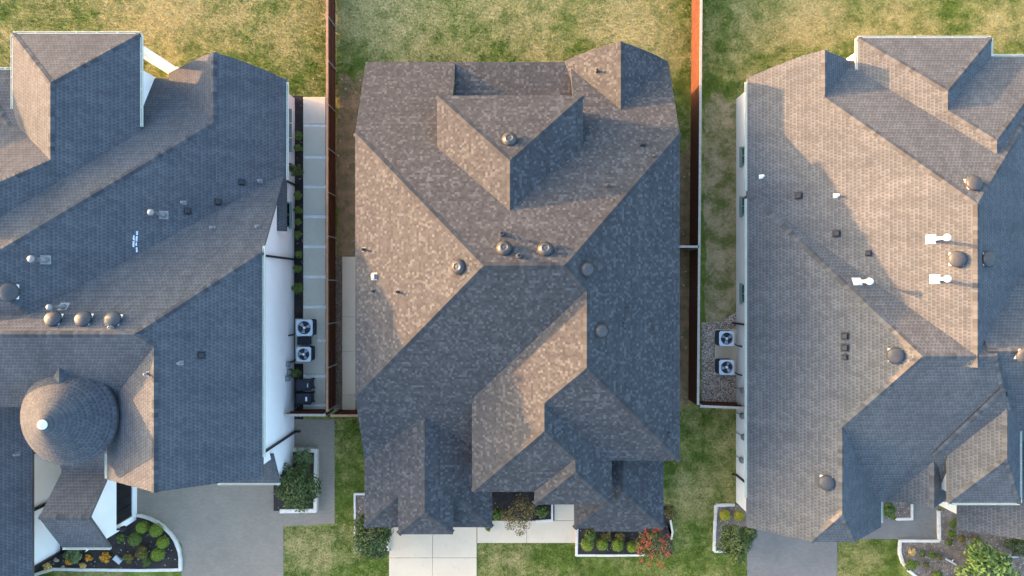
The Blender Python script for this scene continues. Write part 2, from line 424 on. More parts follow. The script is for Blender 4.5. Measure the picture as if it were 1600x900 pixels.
def pebbles(name, poly, n, size, cols, z, label):
    """loose stones: one object of thousands of little solids"""
    xs = [p[0] for p in poly]; ys = [p[1] for p in poly]
    def inside(x, y):
        c = False; j = len(poly)-1
        for i in range(len(poly)):
            if (poly[i][1] > y) != (poly[j][1] > y) and x < (poly[j][0]-poly[i][0])*(y-poly[i][1])/(poly[j][1]-poly[i][1])+poly[i][0]: c = not c
            j = i
        return c
    V = []; F = []; k = 0
    while k < n:
        x = random.uniform(min(xs), max(xs)); y = random.uniform(min(ys), max(ys))
        if not inside(x, y): continue
        s = size*random.uniform(.5, 1.3); a = random.uniform(0, 6.3); b = len(V)
        for i in range(4):
            t = a + i*math.pi/2; rr = s*random.uniform(.7, 1.2)
            V.append((x+rr*math.cos(t), y+rr*math.sin(t), z+random.uniform(0, .3)*s))
        V.append((x+random.uniform(-.3,.3)*s, y+random.uniform(-.3,.3)*s, z+s*random.uniform(.6, 1.1)))
        for i in range(4): F.append((b+i, b+(i+1)%4, b+4))
        k += 1
    me = bpy.data.meshes.new(name); me.from_pydata(V, [], F)
    gg = NG(name + '_stone'); rn = gg.n.new('ShaderNodeNewGeometry').outputs['Random Per Island']
    me.materials.append(gg.done(gg.ramp(rn, cols), .9))
    o = link(bpy.data.objects.new(name, me)); tag(o, label, 'gravel', kind='stuff'); return o
gp = [(1096,503),(1110,505),(1125,502),(1138,495),(1152,487),(1152,634),(1096,634)]
sheet('gravel_bed_base', pxpoly(gp), .010, M['mulch_brown'], 'soil under the gravel bed by the right house')
GRAVEL = [(0,(.20,.12,.08)),(.35,(.42,.28,.19)),(.7,(.58,.44,.33)),(1,(.78,.68,.56))]
pebbles('gravel', [U(*p) for p in gp], 7000, .034, GRAVEL, .010, 'brown and white river gravel around the two condensers by the right house')
pebbles('gravel', [U(*p) for p in [(524,400),(534,400),(534,645),(524,645)]], 2200, .03, [(0,(.10,.06,.045)),(.6,(.21,.14,.11)),(1,(.34,.27,.23))], .010, 'brown gravel strip between cedar fence and narrow concrete walk')

# ------------------------------------------------------------------ roofs
def PL(x0, z0, m): return (m, 0, z0 - m*x0)      # faces left (rises to the right)
def PR(x0, z0, m): return (-m, 0, z0 + m*x0)
def PB(y0, z0, m): return (0, -m, z0 + m*y0)     # faces the back gardens
def PF(y0, z0, m): return (0, m, z0 - m*y0)      # faces the street
def pz(p, x, y): return p[0]*x + p[1]*y + p[2]
def clip(poly, f):
    out = []
    for i in range(len(poly)):
        a = poly[i]; b = poly[(i+1) % len(poly)]; fa = f(*a); fb = f(*b)
        if fa >= -1e-9: out.append(a)
        if (fa > 1e-9 and fb < -1e-9) or (fa < -1e-9 and fb > 1e-9):
            t = fa/(fa-fb); out.append((a[0]+t*(b[0]-a[0]), a[1]+t*(b[1]-a[1])))
    return out
def rect(x0, x1, y0, y1): return [(x0,y0),(x1,y0),(x1,y1),(x0,y1)]
def inset(poly, d):
    res = poly; cx = sum(p[0] for p in poly)/len(poly); cy = sum(p[1] for p in poly)/len(poly)
    for i in range(len(poly)):
        a = poly[i]; b = poly[(i+1)%len(poly)]
        nx, ny = -(b[1]-a[1]), b[0]-a[0]; L = math.hypot(nx, ny); nx /= L; ny /= L
        res = clip(res, lambda x, y: (x-a[0])*nx+(y-a[1])*ny-d)
    return res
PENDING = []
BLOCKS = []     # every roof block, for seating vents on the surface
def cells(planes, poly):
    out = []
    for i, p in enumerate(planes):
        q = poly
        for j, r in enumerate(planes):
            if j != i and q: q = clip(q, lambda x, y: pz(r, x, y)-pz(p, x, y)+(1e-9 if j > i else 0))
        if len(q) >= 3:
            ar = sum(q[k][0]*q[(k+1)%len(q)][1]-q[(k+1)%len(q)][0]*q[k][1] for k in range(len(q)))
            if abs(ar) > 1e-4: out.append((p, q))
    return out
def slope_uv(p, pts):
    s = math.hypot(p[0], p[1]); gx, gy = p[0]/s, p[1]/s; k = math.sqrt(1+s*s)
    return [(-x*gy + y*gx + 200, (x*gx + y*gy)*k + 200) for x, y in pts]
def inside(poly, x, y, e=0.0):
    return all((poly[(i+1)%len(poly)][0]-poly[i][0])*(y-poly[i][1])-(poly[(i+1)%len(poly)][1]-poly[i][1])*(x-poly[i][0]) >= e for i in range(len(poly)))
def covered(x, y, z, own):
    return any(i != own and inside(poly, x, y) and min(pz(p, x, y) for p in planes) > z-.03 for i, (planes, poly) in enumerate(BLOCKS))
def ridge_cap(a, b, pl, qr, m, parent, own=-1):
    """folded cap shingles overlapping up a hip or ridge"""
    a = Vector(a); b = Vector(b)
    if b.z < a.z: a, b = b, a
    d = b-a; L = d.length
    if L < .5: return
    d.normalize(); mb = MB(); n = max(1, int(L/.19)); st = L/n; runs = [mb]
    def side(p, sgn):
        h = Vector((d.y, -d.x)).normalized()*sgn*.15
        return Vector((h.x, h.y, p[0]*h.x + p[1]*h.y))
    # which of the two planes lies on which hand
    h = Vector((d.y, -d.x)).normalized()*.15
    p_r = pl if (pl[0]*h.x+pl[1]*h.y) < (qr[0]*h.x+qr[1]*h.y) else qr
    p_l = qr if p_r is pl else pl
    r_, l_ = side(p_r, 1), side(p_l, -1); up = Vector((0,0,1))
    for i in range(n):
        s = a + d*(i*st); e = a + d*((i+1)*st+.03); c_ = (s+e)/2
        if own >= 0 and covered(c_.x, c_.y, c_.z, own):
            mb = MB(); runs.append(mb); continue
        lo, hi = up*.030, up*.010
        mb.face([s+l_+lo*.8, s+lo, e+hi, e+l_+hi*.8]); k = len(mb.v)
        mb.v += [tuple(s+r_+lo*.8), tuple(e+r_+hi*.8)]
        mb.f.append([k-3, k, k+1, k-2]); mb.uv.append(None); mb.m.append(0)
        mb.f.append([k-4, k-3, k-3, k][:3]); mb.uv.append(None); mb.m.append(0)
    for mb in runs:
        if mb.f: mb.build('ridge_cap', m, parent)
def block(house, planes, poly, oh=.38, walls=True, gut='', th=.16, lift=0.0, caps=True, wz=0.0):
    shm, capm, wallm, root = house
    planes = [(a, b, c+lift) for a, b, c in planes]
    cs = cells(planes, poly); BLOCKS.append((planes, poly))
    mb = MB(); edges = {}
    def key(x, y): return (round(x, 4), round(y, 4))
    for p, q in cs:
        top = [(x, y, pz(p, x, y)) for x, y in q]
        mb.face(top, slope_uv(p, q), 0)
        mb.face([(x, y, z-th) for x, y, z in top][::-1], None, 1)
        for i in range(len(q)):
            e = (key(*q[i]), key(*q[(i+1)%len(q)])); ke = tuple(sorted(e))
            edges.setdefault(ke, []).append((p, top[i], top[(i+1)%len(q)]))
    rid = []
    for ke, ls in edges.items():
        if len(ls) == 1:
            p, a, b = ls[0]
            mb.face([a, (a[0],a[1],a[2]-th), (b[0],b[1],b[2]-th), b], None, 1)
        else: rid.append((ls[0][1], ls[0][2], ls[0][0], ls[1][0]))
    roof = mb.build('roof', [shm, M['fascia']], root)
    if caps:
        for a, b, p, q in rid: PENDING.append((a, b, p, q, capm, roof, len(BLOCKS)-1))
    xs = [p[0] for p in poly]; ys = [p[1] for p in poly]
    for s_ in gut:
        side, *rng_ = s_.split(':')
        x0, x1, y0, y1 = min(xs), max(xs), min(ys), max(ys)
        if rng_:
            lo, hi = map(float, rng_[0].split(','))
            if side in 'lr': y0, y1 = lo, hi
            else: x0, x1 = lo, hi
        zx = {'l': (x0, (y0+y1)/2), 'r': (x1, (y0+y1)/2), 'b': ((x0+x1)/2, y1), 'f': ((x0+x1)/2, y0)}[side]
        z = min(pz(p, *zx) for p in planes)
        gb = MB(); w_, d_ = .105, .11; t = .015
        bx = {'l': (x0-w_, x0-.004, y0, y1), 'r': (x1+.004, x1+w_, y0, y1), 'b': (x0, x1, y1+.004, y1+w_), 'f': (x0, x1, y0-w_, y0-.004)}[side]
        zt = z - .01
        gb.box(bx[0], bx[1], bx[2], bx[3], zt-d_, zt-d_+t)
        if side in 'lr':
            gb.box(bx[0], bx[0]+t*1.6, bx[2], bx[3], zt-d_+t, zt); gb.box(bx[1]-t*1.6, bx[1], bx[2], bx[3], zt-d_+t, zt)
            k = int((y1-y0)/.9)
            for i in range(k+1):
                yy = y0+.1+(y1-y0-.2)*i/max(k, 1); gb.box(bx[0]+t*1.6, bx[1]-t*1.6, yy-.02, yy+.02, zt-.02, zt+.004)
        else:
            gb.box(bx[0], bx[1], bx[2], bx[2]+t*1.6, zt-d_+t, zt); gb.box(bx[0], bx[1], bx[3]-t*1.6, bx[3], zt-d_+t, zt)
            k = int((x1-x0)/.9)
            for i in range(k+1):
                xx = x0+.1+(x1-x0-.2)*i/max(k, 1); gb.box(xx-.02, xx+.02, bx[2]+t*1.6, bx[3]-t*1.6, zt-.02, zt+.004)
        gb.build('gutter', M['gutter'], roof)
    if walls:
        ip = inset(poly, oh)
        if len(ip) >= 3:
            wb = MB(); ed = {}
            for p, q in cells(planes, ip):
                top = [(x, y, pz(p, x, y)-th-.01) for x, y in q]
                wb.face(top)
                for i in range(len(q)):
                    ke = tuple(sorted((key(*q[i]), key(*q[(i+1)%len(q)]))))
                    ed.setdefault(ke, []).append((top[i], top[(i+1)%len(q)]))
            for ls in ed.values():
                if len(ls) == 1:
                    a, b = ls[0]; wb.face([a, (a[0],a[1],wz), (b[0],b[1],wz), b])
            wb.build('wall', wallm, root)
    return roof

def roof_hit(px, py):
    z = 11.0
    while z > 0:
        x, y = U(px, py, z)
        for planes, poly in BLOCKS:
            ok = all((poly[(i+1)%len(poly)][0]-poly[i][0])*(y-poly[i][1])-(poly[(i+1)%len(poly)][1]-poly[i][1])*(x-poly[i][0]) >= 0 for i in range(len(poly)))
            if ok:
                p = min(planes, key=lambda q: pz(q, x, y))
                if pz(p, x, y) >= z: return Vector((x, y, pz(p, x, y))), Vector((-p[0], -p[1], 1)).normalized()
        z -= .02
    return Vector((*U(px, py), 0)), Vector((0, 0, 1))

# ---- the middle house
HC = empty('grey_house', (0, 0, 0), 'middle house with mottled grey-brown shingle roof of many hips', 'house')
H_C = (SH_C, CAP_C, M['brick'], HC)
PBa, PFa = PB(.95, 9.0, .57), PF(.95, 9.0, .60)
block(H_C, [PL(-7.51,5.3,.588), PR(8.03,5.3,.638), PBa, PFa], rect(-7.51,8.03,-8.72,8.70))
block(H_C, [PBa], rect(-7.51,-2.93,8.70,11.62))
block(H_C, [PBa], rect(3.0,8.03,8.70,11.62))
block(H_C, [PB(11.35,3.00,.19)], rect(-2.93,3.0,8.2,11.60))
block(H_C, [PL(2.66,2.93,.61), PR(7.99,2.93,.61)], [(2.66,8.2),(7.99,8.2),(7.99,11.64),(7.4,11.80),(6.7,11.93),(6.0,12.02),(5.32,12.06),(4.65,12.03),(3.95,11.95),(3.3,11.82),(2.66,11.64)])
block(H_C, [PL(-3.54,5.75,.53), PR(3.35,5.75,.53), PB(9.10,5.75,.535)], rect(-3.54,3.35,2.9,9.10))
PRb, PLb = PR(8.035,5.303,.638), PL(-1.92,5.22,.608)
block(H_C, [PLb, PRb, PF(-8.27,5.3,.638)], rect(-1.92,8.035,-8.27,.3))
PRc = PR(4.78,5.25,.61)
block(H_C, [PL(-1.925,5.222,.608), PRc, PF(-9.78,5.25,.61)], rect(-1.925,4.78,-9.78,-4.6))
block(H_C, [PL(1.07,5.25,.61), PR(4.785,5.253,.61), PF(-10.39,5.25,.61)], rect(1.07,4.785,-10.39,-7.0))
block(H_C, [PL(3.17,3.2,.61), PR(7.73,3.2,.61), PF(-12.26,3.2,.61)], rect(3.17,7.73,-12.26,-7.9))
block(H_C, [PF(-12.26,3.203,.61), ], rect(4.25,6.75,-12.46,-12.0), walls=False)
PLf, PRf = PL(-7.51,3.2,.452), PR(-1.01,3.2,.452)
block(H_C, [PLf, PRf, PF(-12.20,3.2,.452)], rect(-7.515,-1.01,-12.20,-5.4))
block(H_C, [PL(-7.51,3.206,.452), PR(-1.01,3.206,.452), PF(-12.26,4.03,.49)], rect(-5.66,-2.94,-12.26,-6.4), oh=.2)

# ---- the left house
HL = empty('white_house', (0, 0, 0), 'white walled house on the left with slate grey roof and round turret', 'house')
H_L = (SH_L, CAP_L, M['white_wall'], HL)
PRl = PR(-11.71,2.6,.55); PBl = (0, -.63, 9.42); PLl = PL(-31,4.0,.6); PFl = PF(-.5, 8.3, .7)
block(H_L, [PRl, PBl, PLl], rect(-31,-11.71,2.95,10.9), gut=['r:5.6,10.7'])
block(H_L, [PRl, PBl, PLl, PFl], rect(-31,-12.6,-3.5,2.95), walls=False)
block(H_L, [PL(-17.8,2.6,.55), PR(-11.705,2.604,.55)], [(-17.8,7.2),(-11.705,7.2),(-11.705,10.80),(-12.5,11.10),(-13.4,11.38),(-14.1,11.55),(-14.755,11.62),(-15.5,11.58),(-16.3,11.45),(-17.1,11.28),(-17.8,11.15)], gut=['b:-17.7,-17.0'][:0])
PRl2 = PR(-11.79,5.75,.61)
block(H_L, [PRl2, PB(-2.0,8.5,.74), PF(-2.0,8.5,.66), PL(-31,5.2,.6)], rect(-31,-11.79,-5.55,5.75), oh=.33)
block(H_L, [PR(-11.785,5.753,.61), PL(-18.9,6.15,.61)], rect(-18.9,-11.785,-8.94,-2.2), oh=.33, gut=['r:-8.0,2.0','l:-8.9,-7.7'])
block(H_L, [PF(-10.06,2.8,.6)], rect(-15.2,-11.97,-10.06,-8.3), gut=['f'], oh=.15)
PRl4 = PR(-18.2,4.6,.6)
block(H_L, [PRl4, PL(-24.43,4.6,.6), PB(12.45,4.6,.63)], rect(-24.43,-18.2,3.6,12.45), walls=False, gut=['r:7.9,12.45','b','l:8.2,12.45'])
block(H_L, [PR(-18.205,4.595,.6), PB(8.16,4.6,.83), PL(-31,4.2,.6)], rect(-31,-18.205,-1.5,8.16), oh=.3)
block(H_L, [PB(10.9,3.95,.3), PL(-26.6,4.0,.4)], rect(-26.6,-24.0,7.7,10.9), gut=['b'])
wb = MB(); wb.box(-24.0,-18.55,5.0,10.95,0,4.35); wb.build('wall', M['white_wall'], HL)
wb = MB(); wb.box(-18.85,-18.35,11.65,12.15,0,.5); wb.box(-18.80,-18.40,11.70,12.10,.5,4.35); wb.build('column', M['white_wall'], HL)
wb = MB(); wb.box(-24.1,-23.6,11.65,12.15,0,4.35); wb.build('column', M['white_wall'], HL)
wb = MB(); wb.box(-24.1,-18.36,11.72,12.08,4.36,4.52); wb.box(-18.78,-18.42,10.96,11.71,4.36,4.52); wb.build('beam', M['white_wall'], HL)
block(H_L, [PR(-24.67,2.9,.6), PL(-33,2.9,.6)], rect(-33,-24.67,-24,-4.4), walls=False)
wb = MB(); wb.box(-32.6,-25.09,-14.75,-4.8,0,2.78); wb.build('wall', M['white_wall'], HL)
PFn, PBn = PF(-13.24,3.2,.82), PB(-9.33,3.2,.95)
block(H_L, [PFn, PBn], rect(-22.94,-20.48,-13.24,-9.0), walls=False, gut=['f'])
block(H_L, [PF(-9.7,3.1,.45)], rect(-22.9,-20.3,-9.7,-7.4), walls=False)
# entry porch walls: gabled right side with a dark opening, chamfered street corner
wb = MB()
yr = -11.14
prof = [(-13.0,0),(-13.0,3.05),(yr,4.62),(-9.3,2.95),(-9.3,0)]
for x in (-20.86, -22.6):
    pass
wb.box(-21.10,-20.86,-12.86,-12.55,0,3.35); wb.box(-21.10,-20.86,-10.15,-7.6,0,3.0)
wb.box(-21.098,-20.862,-12.55,-10.15,2.0,3.6); wb.box(-21.098,-20.862,-12.55,-10.15,0,.42)
wb.face([(-20.861,-12.86,3.3),(-20.861,-9.4,3.1),(-20.861,yr,4.65)])
wb.box(-22.7,-21.1,-13.0,-12.80,0,3.2)
wb.face([(-20.86,-12.86,0),(-20.86,-12.4,3.2),(-21.9,-13.55,3.0),(-21.9,-13.55,0)])
wb.build('wall', M['white_wall'], HL)
wb = MB(); wb.face([(-20.86,-12.42,0),(-20.86,-12.42,.95),(-21.75,-13.60,.95),(-21.75,-13.60,0)])
db = MB(); db.box(-21.00,-20.93,-12.54,-10.16,0.43,1.99)
for i in range(5): db.box(-20.929,-20.91,-12.45+i*.55,-12.40+i*.55,.45,1.97)
db.build('door', M['dark_door'], HL)
# turret
tx, ty, tz, tr, ta = -20.16, -5.87, 6.95, 2.2, 8.85
mb = MB(); N = 48
def ring(r, z, n=N): return [(tx+r*math.cos(2*math.pi*k/n), ty+r*math.sin(2*math.pi*k/n), z) for k in range(n)]
courses = 12
for i in range(courses):
    r0 = tr*(1-i/courses); r1 = tr*(1-(i+1)/courses); z0 = tz+(ta-tz)*i/courses; z1 = tz+(ta-tz)*(i+1)/courses
    a = ring(r0+.012, z0+.012); b = ring(max(r1, .02), z1); c = ring(r0, z0-.004)
    for k in range(N):
        k2 = (k+1) % N; L = math.hypot(tr, ta-tz)
        s0 = L*i/courses; s1 = L*(i+1)/courses; th0 = k/N*2*math.pi*1.4; th1 = (k+1)/N*2*math.pi*1.4
        mb.face([a[k], a[k2], b[k2], b[k]], [(th0,s0),(th1,s0),(th1,s1),(th0,s1)], 0)
        mb.face([c[k], c[k2], a[k2], a[k]], None, 1)
lo = ring(tr, tz-.16); hi = ring(tr, tz)
for k in range(N): mb.face([lo[k], lo[(k+1)%N], hi[(k+1)%N], hi[k]], None, 1)
mb.face(lo[::-1], None, 1)
tr_o = mb.build('turret_roof', [SH_L, M['fascia']], HL)
fb = MB(); fb.lathe([(.21,-.06),(.21,.02),(.16,.10),(.08,.20),(.0,.24)], 20, (tx, ty, ta-.16)); fb.build('finial', M['white_paint'], tr_o, True)
wb = MB(); wb.lathe([(tr-.22,0),(tr-.22,tz-.17)], 48, (tx, ty, 0)); wb.build('turret_wall', M['white_wall'], HL, True)
block(H_L, [PL(-21.4,6.75,.62), PR(-19.1,6.75,.62)], rect(-21.4,-19.1,-5.0,-3.0), walls=False)

# ---- the right house
HR = empty('cream_house', (0, 0, 0), 'cream walled house on the right with weathered grey shingle roof', 'house')
H_R = (SH_R, CAP_R, M['cream_wall'], HR)
PBr = (0, -.575, 10.13)
block(H_R, [PL(12.1,2.9,.61), PR(28.8,2.9,.61), PBr], [(12.1,-3.5),(28.8,-3.5),(28.8,11.5),(15.0,11.5),(13.6,11.2),(12.1,10.76)], gut=['l:5.0,10.6'])
block(H_R, [PL(12.095,2.903,.61), PR(18.33,2.9,.61)], [(12.095,7.6),(18.33,7.6),(18.33,11.0),(17.1,11.36),(16.2,11.50),(15.2,11.56),(14.4,11.49),(13.6,11.28),(12.8,11.03),(12.095,10.79)])
PL2 = PL(12.095,2.9,.86)
block(H_R, [PL2, PB(-3.0,8.0,.64), PF(-3.0,8.0,.605), PR(21.3,8.0,1.0)], rect(12.095,23.4,-10.9,4.95), gut=['l:-10.8,4.6'])
block(H_R, [PL(12.09,2.903,.86), PR(18.98,2.9,.86), PF(-12.3,4.94,.57)], rect(12.09,18.98,-12.3,-5.5), gut=['r:-12.1,-9.6'])
block(H_R, [PL(18.8,3.1,.9), PR(22.35,3.1,.9)], rect(18.8,22.35,-10.73,-6.0))
block(H_R, [PL(21.09,5.0,.87), PR(24.56,5.0,.87), PF(-10.39,5.0,.605)], rect(21.09,24.56,-10.39,-4.4), gut=['f','r:-10.39,-6.6'], oh=.35)
block(H_R, [PL(17.3,3.88,.54), PR(23.95,3.88,.54), PB(12.5,3.88,.57)], rect(17.3,23.95,5,12.5), gut=['b','r:11.6,12.5','l:10.9,12.5'])
block(H_R, [PL(17.31,3.876,.54), PR(27.3,3.88,.54), PB(11.58,3.88,.565)], rect(17.31,27.3,3.2,11.58), gut=['b:23.97,27.3'])
block(H_R, [PL(22.96,2.9,.61), PR(33,2.9,.61)], rect(22.96,33,-12.43,-6.5), oh=.5)
block(H_R, [PF(-2.8,7.95,.72), PB(-2.75,7.95,.64), PR(33,4.6,.6)], rect(21.0,33,-7.5,5.0))
# raised diagonal break in the street-side slope
p_ = PF(-3.0,8.0,.605); q = [U(1563,607,6.9), U(1458,711,4.9), U(1475,745,4.6), U(1580,640,6.5)]
mb = MB(); q = [(x,y) for x,y in q]
top = [(x,y,pz(p_,x,y)+.07) for x,y in q]; bot = [(x,y,pz(p_,x,y)-.05) for x,y in q]
mb.face(top, slope_uv(p_, q)); [mb.face([bot[i],bot[(i+1)%4],top[(i+1)%4],top[i]], None, 1) for i in range(4)]
ro = mb.build('roof', [SH_R, SH_R], HR)
ridge_cap(top[0], top[1], (p_[0]+.2, p_[1], 0), p_, CAP_R, ro)

for t_ in PENDING: ridge_cap(*t_)
PENDING.clear()
# ---- windows, downspouts and wall fittings
def window(root, x, y, z, w_, h, face):
    """face = +1: looks right, -1: looks left"""
    mb = MB(); t = .07
    for (a, b, c, d) in ((-w_/2, w_/2, z, z+t), (-w_/2, w_/2, z+h-t, z+h), (-w_/2, -w_/2+t, z+t, z+h-t), (w_/2-t, w_/2, z+t, z+h-t), (-.025, .025, z+t, z+h-t)):
        mb.box(min(x, x+face*.07), max(x, x+face*.07), y+a, y+b, c, d)
    mb.box(min(x, x+face*.14), max(x, x+face*.14), y-w_/2-.06, y+w_/2+.06, z-.07, z)
    o = mb.build('window', M['win_frame'], root)
    g_ = MB(); g_.box(min(x+face*.01, x+face*.03), max(x+face*.01, x+face*.03), y-w_/2+t, y+w_/2-t, z+t, z+h-t); g_.build('pane', M['glass'], o)
XL = -12.09
for yy in (9.35, 8.55, 7.75): window(HL, XL, yy, 1.0, .62, 1.3, 1)
window(HL, -12.12, 3.95, .9, 1.35, 1.4, 1)
for yy in (7.1, 4.4, -.3): window(HR, 12.48, yy, 1.0, 1.0, 1.5, -1)
def downspout(root, x, y, z, w_=.09, kick=0):
    mb = MB(); mb.box(x-w_/2, x+w_/2, y-w_/2, y+w_/2, .12, z)
    mb.box(x-w_/2+kick*.02, x+w_/2+kick*.25, y-w_/2+.003, y+w_/2-.003, .04, .13); mb.build('downspout', M['black_metal'], root)
for yy, z in ((1.58, 5.4), (-7.98, 5.4)): downspout(HL, -12.05, yy, z, .10, 1)
downspout(HL, -12.00, -9.75, 2.6, .10, 1)
downspout(HL, -12.02, 5.7, 2.5, .10, 1)
for yy in (-11.6, -14.65, -8.6): downspout(HL, -25.02, yy, 2.6, .14, 1)
for yy in (-1.95, -10.35): downspout(HR, 12.42, yy, 2.75, .09, -1)
def fitting(root, x, y, z, s):
    mb = MB(); mb.box(min(x, x+s*.14), max(x, x+s*.14), y-.14, y+.14, z-.18, z+.18); mb.box(min(x+s*.14, x+s*.19), max(x+s*.14, x+s*.19), y-.07, y+.07, z-.10, z+.06)
    mb.tube((x+s*.06, y, z-.18), (x+s*.06, y, .15), .022); mb.build('meter_box', M['lead'], root)
for yy, z in ((-4.1, 1.3), (-4.55, 1.1), (-4.85, 1.4)): fitting(HL, -12.11, yy, z, 1)
for yy, z in ((-5.5, 1.3), (-6.9, 1.2), (-8.0, 1.4), (-9.3, 1.1)): fitting(HR, 12.48, yy, z, -1)
mb = MB(); mb.box(-20.86,-20.70,-12.78,-12.70,1.9,2.0); mb.lathe([(.0,-.18),(.13,-.14),(.15,.05),(.08,.16),(0,.2)], 12, (-20.60,-12.74,1.88)); mb.build('wall_lantern', M['black_metal'], HL)
# cedar handwriting in chalk on the slate slope, too small to read
mb = MB(); pts = [(214.5,362,367.5),(214.0,369.5,377),(213.5,379.5,384.5),(214,387,394),(209.5,368.5,375),(209,377.5,385.5)]
for px, a, b in pts:
    y = a
    while y < b:
        for dx in (random.uniform(-1,0), random.uniform(0,1)):
            h, n_ = roof_hit(px+dx, y)
            mb.face([h+Vector((-.014-random.random()*.02,-.02,.008-.0)), h+Vector((.02,-.02,-.002+.008)), h+Vector((.02,.02,.008)), h+Vector((-.02,.02,.018))])
        y += random.uniform(.7, 1.5)
mb.build('chalk_writing', M['chalk'], HL)['kind'] = 'stuff'

# ---- roof vents
def seat(o, h, n, tilt):
    o.location = h
    up = Vector((0,0,1)).lerp(n, tilt).normalized()
    o.rotation_euler = up.to_track_quat('Z', 'Y').to_euler() if tilt < 1 else n.to_track_quat('Z','Y').to_euler()
def dome_vent(root, px, py, m, r=.34, cone=True, flange=None):
    h, n = roof_hit(px, py)
    mb = MB()
    if cone: prof = [(r*.55,-.15),(r*.55,.10),(r,.07),(r*1.02,.10),(r*.55,.24),(r*.42,.255),(r*.40,.235),(r*.2,.24),(0,.25)]
    else: prof = [(r*.62,-.15),(r*.62,.10),(r,.09),(r*1.03,.14),(r*.97,.20),(r*.75,.26),(r*.4,.30),(0,.31)]
    mb.lathe(prof, 28); o = mb.build('roof_vent', m, root, True); seat(o, h, n, .55)
    fb = MB(); s = r*.80; fb.box(-s, s, -s, s, -.005, .012)
    f = fb.build('flange', flange or m, root); seat(f, h, n, 1.0)
    f.parent = o; f.matrix_parent_inverse = Matrix.Identity(4)
    q = up_q(o).inverted() @ f.rotation_euler.to_quaternion()
    f.location = (0,0,0); f.rotation_euler = q.to_euler()
def up_q(o): return o.rotation_euler.to_quaternion()
def pipe(root, px, py, m=None, hgt=.36, r=.045):
    h, n = roof_hit(px, py); mb = MB()
    mb.lathe([(r*1.9,-.1),(r*1.9,.04),(r*1.25,.12),(r,.14),(r,hgt),(r*1.5,hgt+.005),(r*1.5,hgt+.06),(r*.7,hgt+.07),(r*.7,hgt)], 12)
    o = mb.build('vent_pipe', m or M['lead'], root, False); o.location = h
    fb = MB(); fb.box(-.10,.10,-.10,.10,-.004,.008); f = fb.build('flange', m or M['lead'], o); f.rotation_euler = n.to_track_quat('Z','Y').to_euler()
def flue(root, px, py, px2, py2, m, r=.075):
    h, n = roof_hit(px, py)
    X2 = math.hypot(px2-800, py2-450); X1 = math.hypot(px-800, py-450)
    hg = (CAMH-h.z)*(1-X1/X2); mb = MB()
    mb.lathe([(r*2.0,-.2),(r*1.9,.1),(r*1.3,.30),(r,.32),(r,hg-.16),(r*1.7,hg-.15),(r*2.1,hg-.08),(r*2.0,hg),(r*1.2,hg+.05),(0,hg+.06)], 18)
    o = mb.build('flue_pipe', m, root, True); o.location = h
    fb = MB(); fb.box(-.20,.20,-.20,.20,-.004,.016); f = fb.build('flange', m, o); f.rotation_euler = n.to_track_quat('Z','Y').to_euler()
def box_vent(root, px, py, s=.17, m=None):
    h, n = roof_hit(px, py); mb = MB()
    mb.v = [(-s,-s,0),(s,-s,0),(s,s,0),(-s,s,0),(-s*.9,-s*.9,.11),(s*.9,-s*.9,.11),(s*.9,s*.9,.11),(-s*.9,s*.9,.11),(-s*.7,-s*.7,.14),(s*.7,-s*.7,.14),(s*.7,s*.7,.14),(-s*.7,s*.7,.14)]
    mb.f = [[0,1,5,4],[1,2,6,5],[2,3,7,6],[3,0,4,7],[4,5,9,8],[5,6,10,9],[6,7,11,10],[7,4,8,11],[8,9,10,11]]; mb.uv=[None]*9; mb.m=[0]*9
    o = mb.build('box_vent', m or M['black_box'], root); seat(o, h, n, 1.0)
    fb = MB(); fb.box(-s*1.35,s*1.35,-s*1.35,s*1.35,-.004,.010); fb.build('flange', m or M['black_box'], o)
for p in ((796,219),(788,389),(852,390),(717,417),(917,421),(939,517)): dome_vent(HC, *p, M['galv'], .34, True, CAP_C)
for p, hg in (((784,366),.62),((811,400),.62),((568,390),.25),((583,455),.2),((621,456),.25),((932,112),.25),((1022,244),.2),((949,290),.25),((983,480),.2),((976,505),.2),((1047,676),.2)):
    pipe(HC, *p, M['galv'], hg, .075 if hg > .5 else .045)
box_vent(HC, 585, 432, .13, M['lead']); box_vent(HC, 1004, 226, .11); box_vent(HC, 1023, 512, .15, M['dark_vent'])
dome_vent(HL, 16, 456, M['dark_vent'], .40, False, M['white_paint'])
for p in ((86,499),(133,499),(179,500)): dome_vent(HL, *p, M['dark_vent'], .36, False, M['white_paint'])
flue(HL, 256, 336, 234, 335, M['lead']); flue(HL, 72, 406, 48, 404, M['lead']); flue(HL, 100, 479, 76, 480, M['lead'], .06)
for p in ((288,317),(407,283),(333,356),(403,354),(283,567),(231,584),(28,709),(176,511)): pipe(HL, *p, M['lead'], .22)
for p in ((294,330),(341,316),(378,285),(315,555)): box_vent(HL, *p, .13)
for p in ((1398,555),(1494,405),(1541,405),(1519,288),(1291,753),(1598,553)): dome_vent(HR, *p, M['dark_vent'], .36, False, M['white_paint'])
flue(HR, 1454, 374, 1481, 370, M['white_paint']); flue(HR, 1460, 436, 1481, 434, M['white_paint']); flue(HR, 1339, 440, 1360, 444, M['white_paint'])
for p in ((1305,306),(1189,276)): pipe(HR, *p, M['white_paint'], .25)
for p in ((1248,306),(1307,365),(1320,525),(1320,543)): box_vent(HR, *p, .145)
for p in ((1357,396),(1320,558)): box_vent(HR, *p, .11)

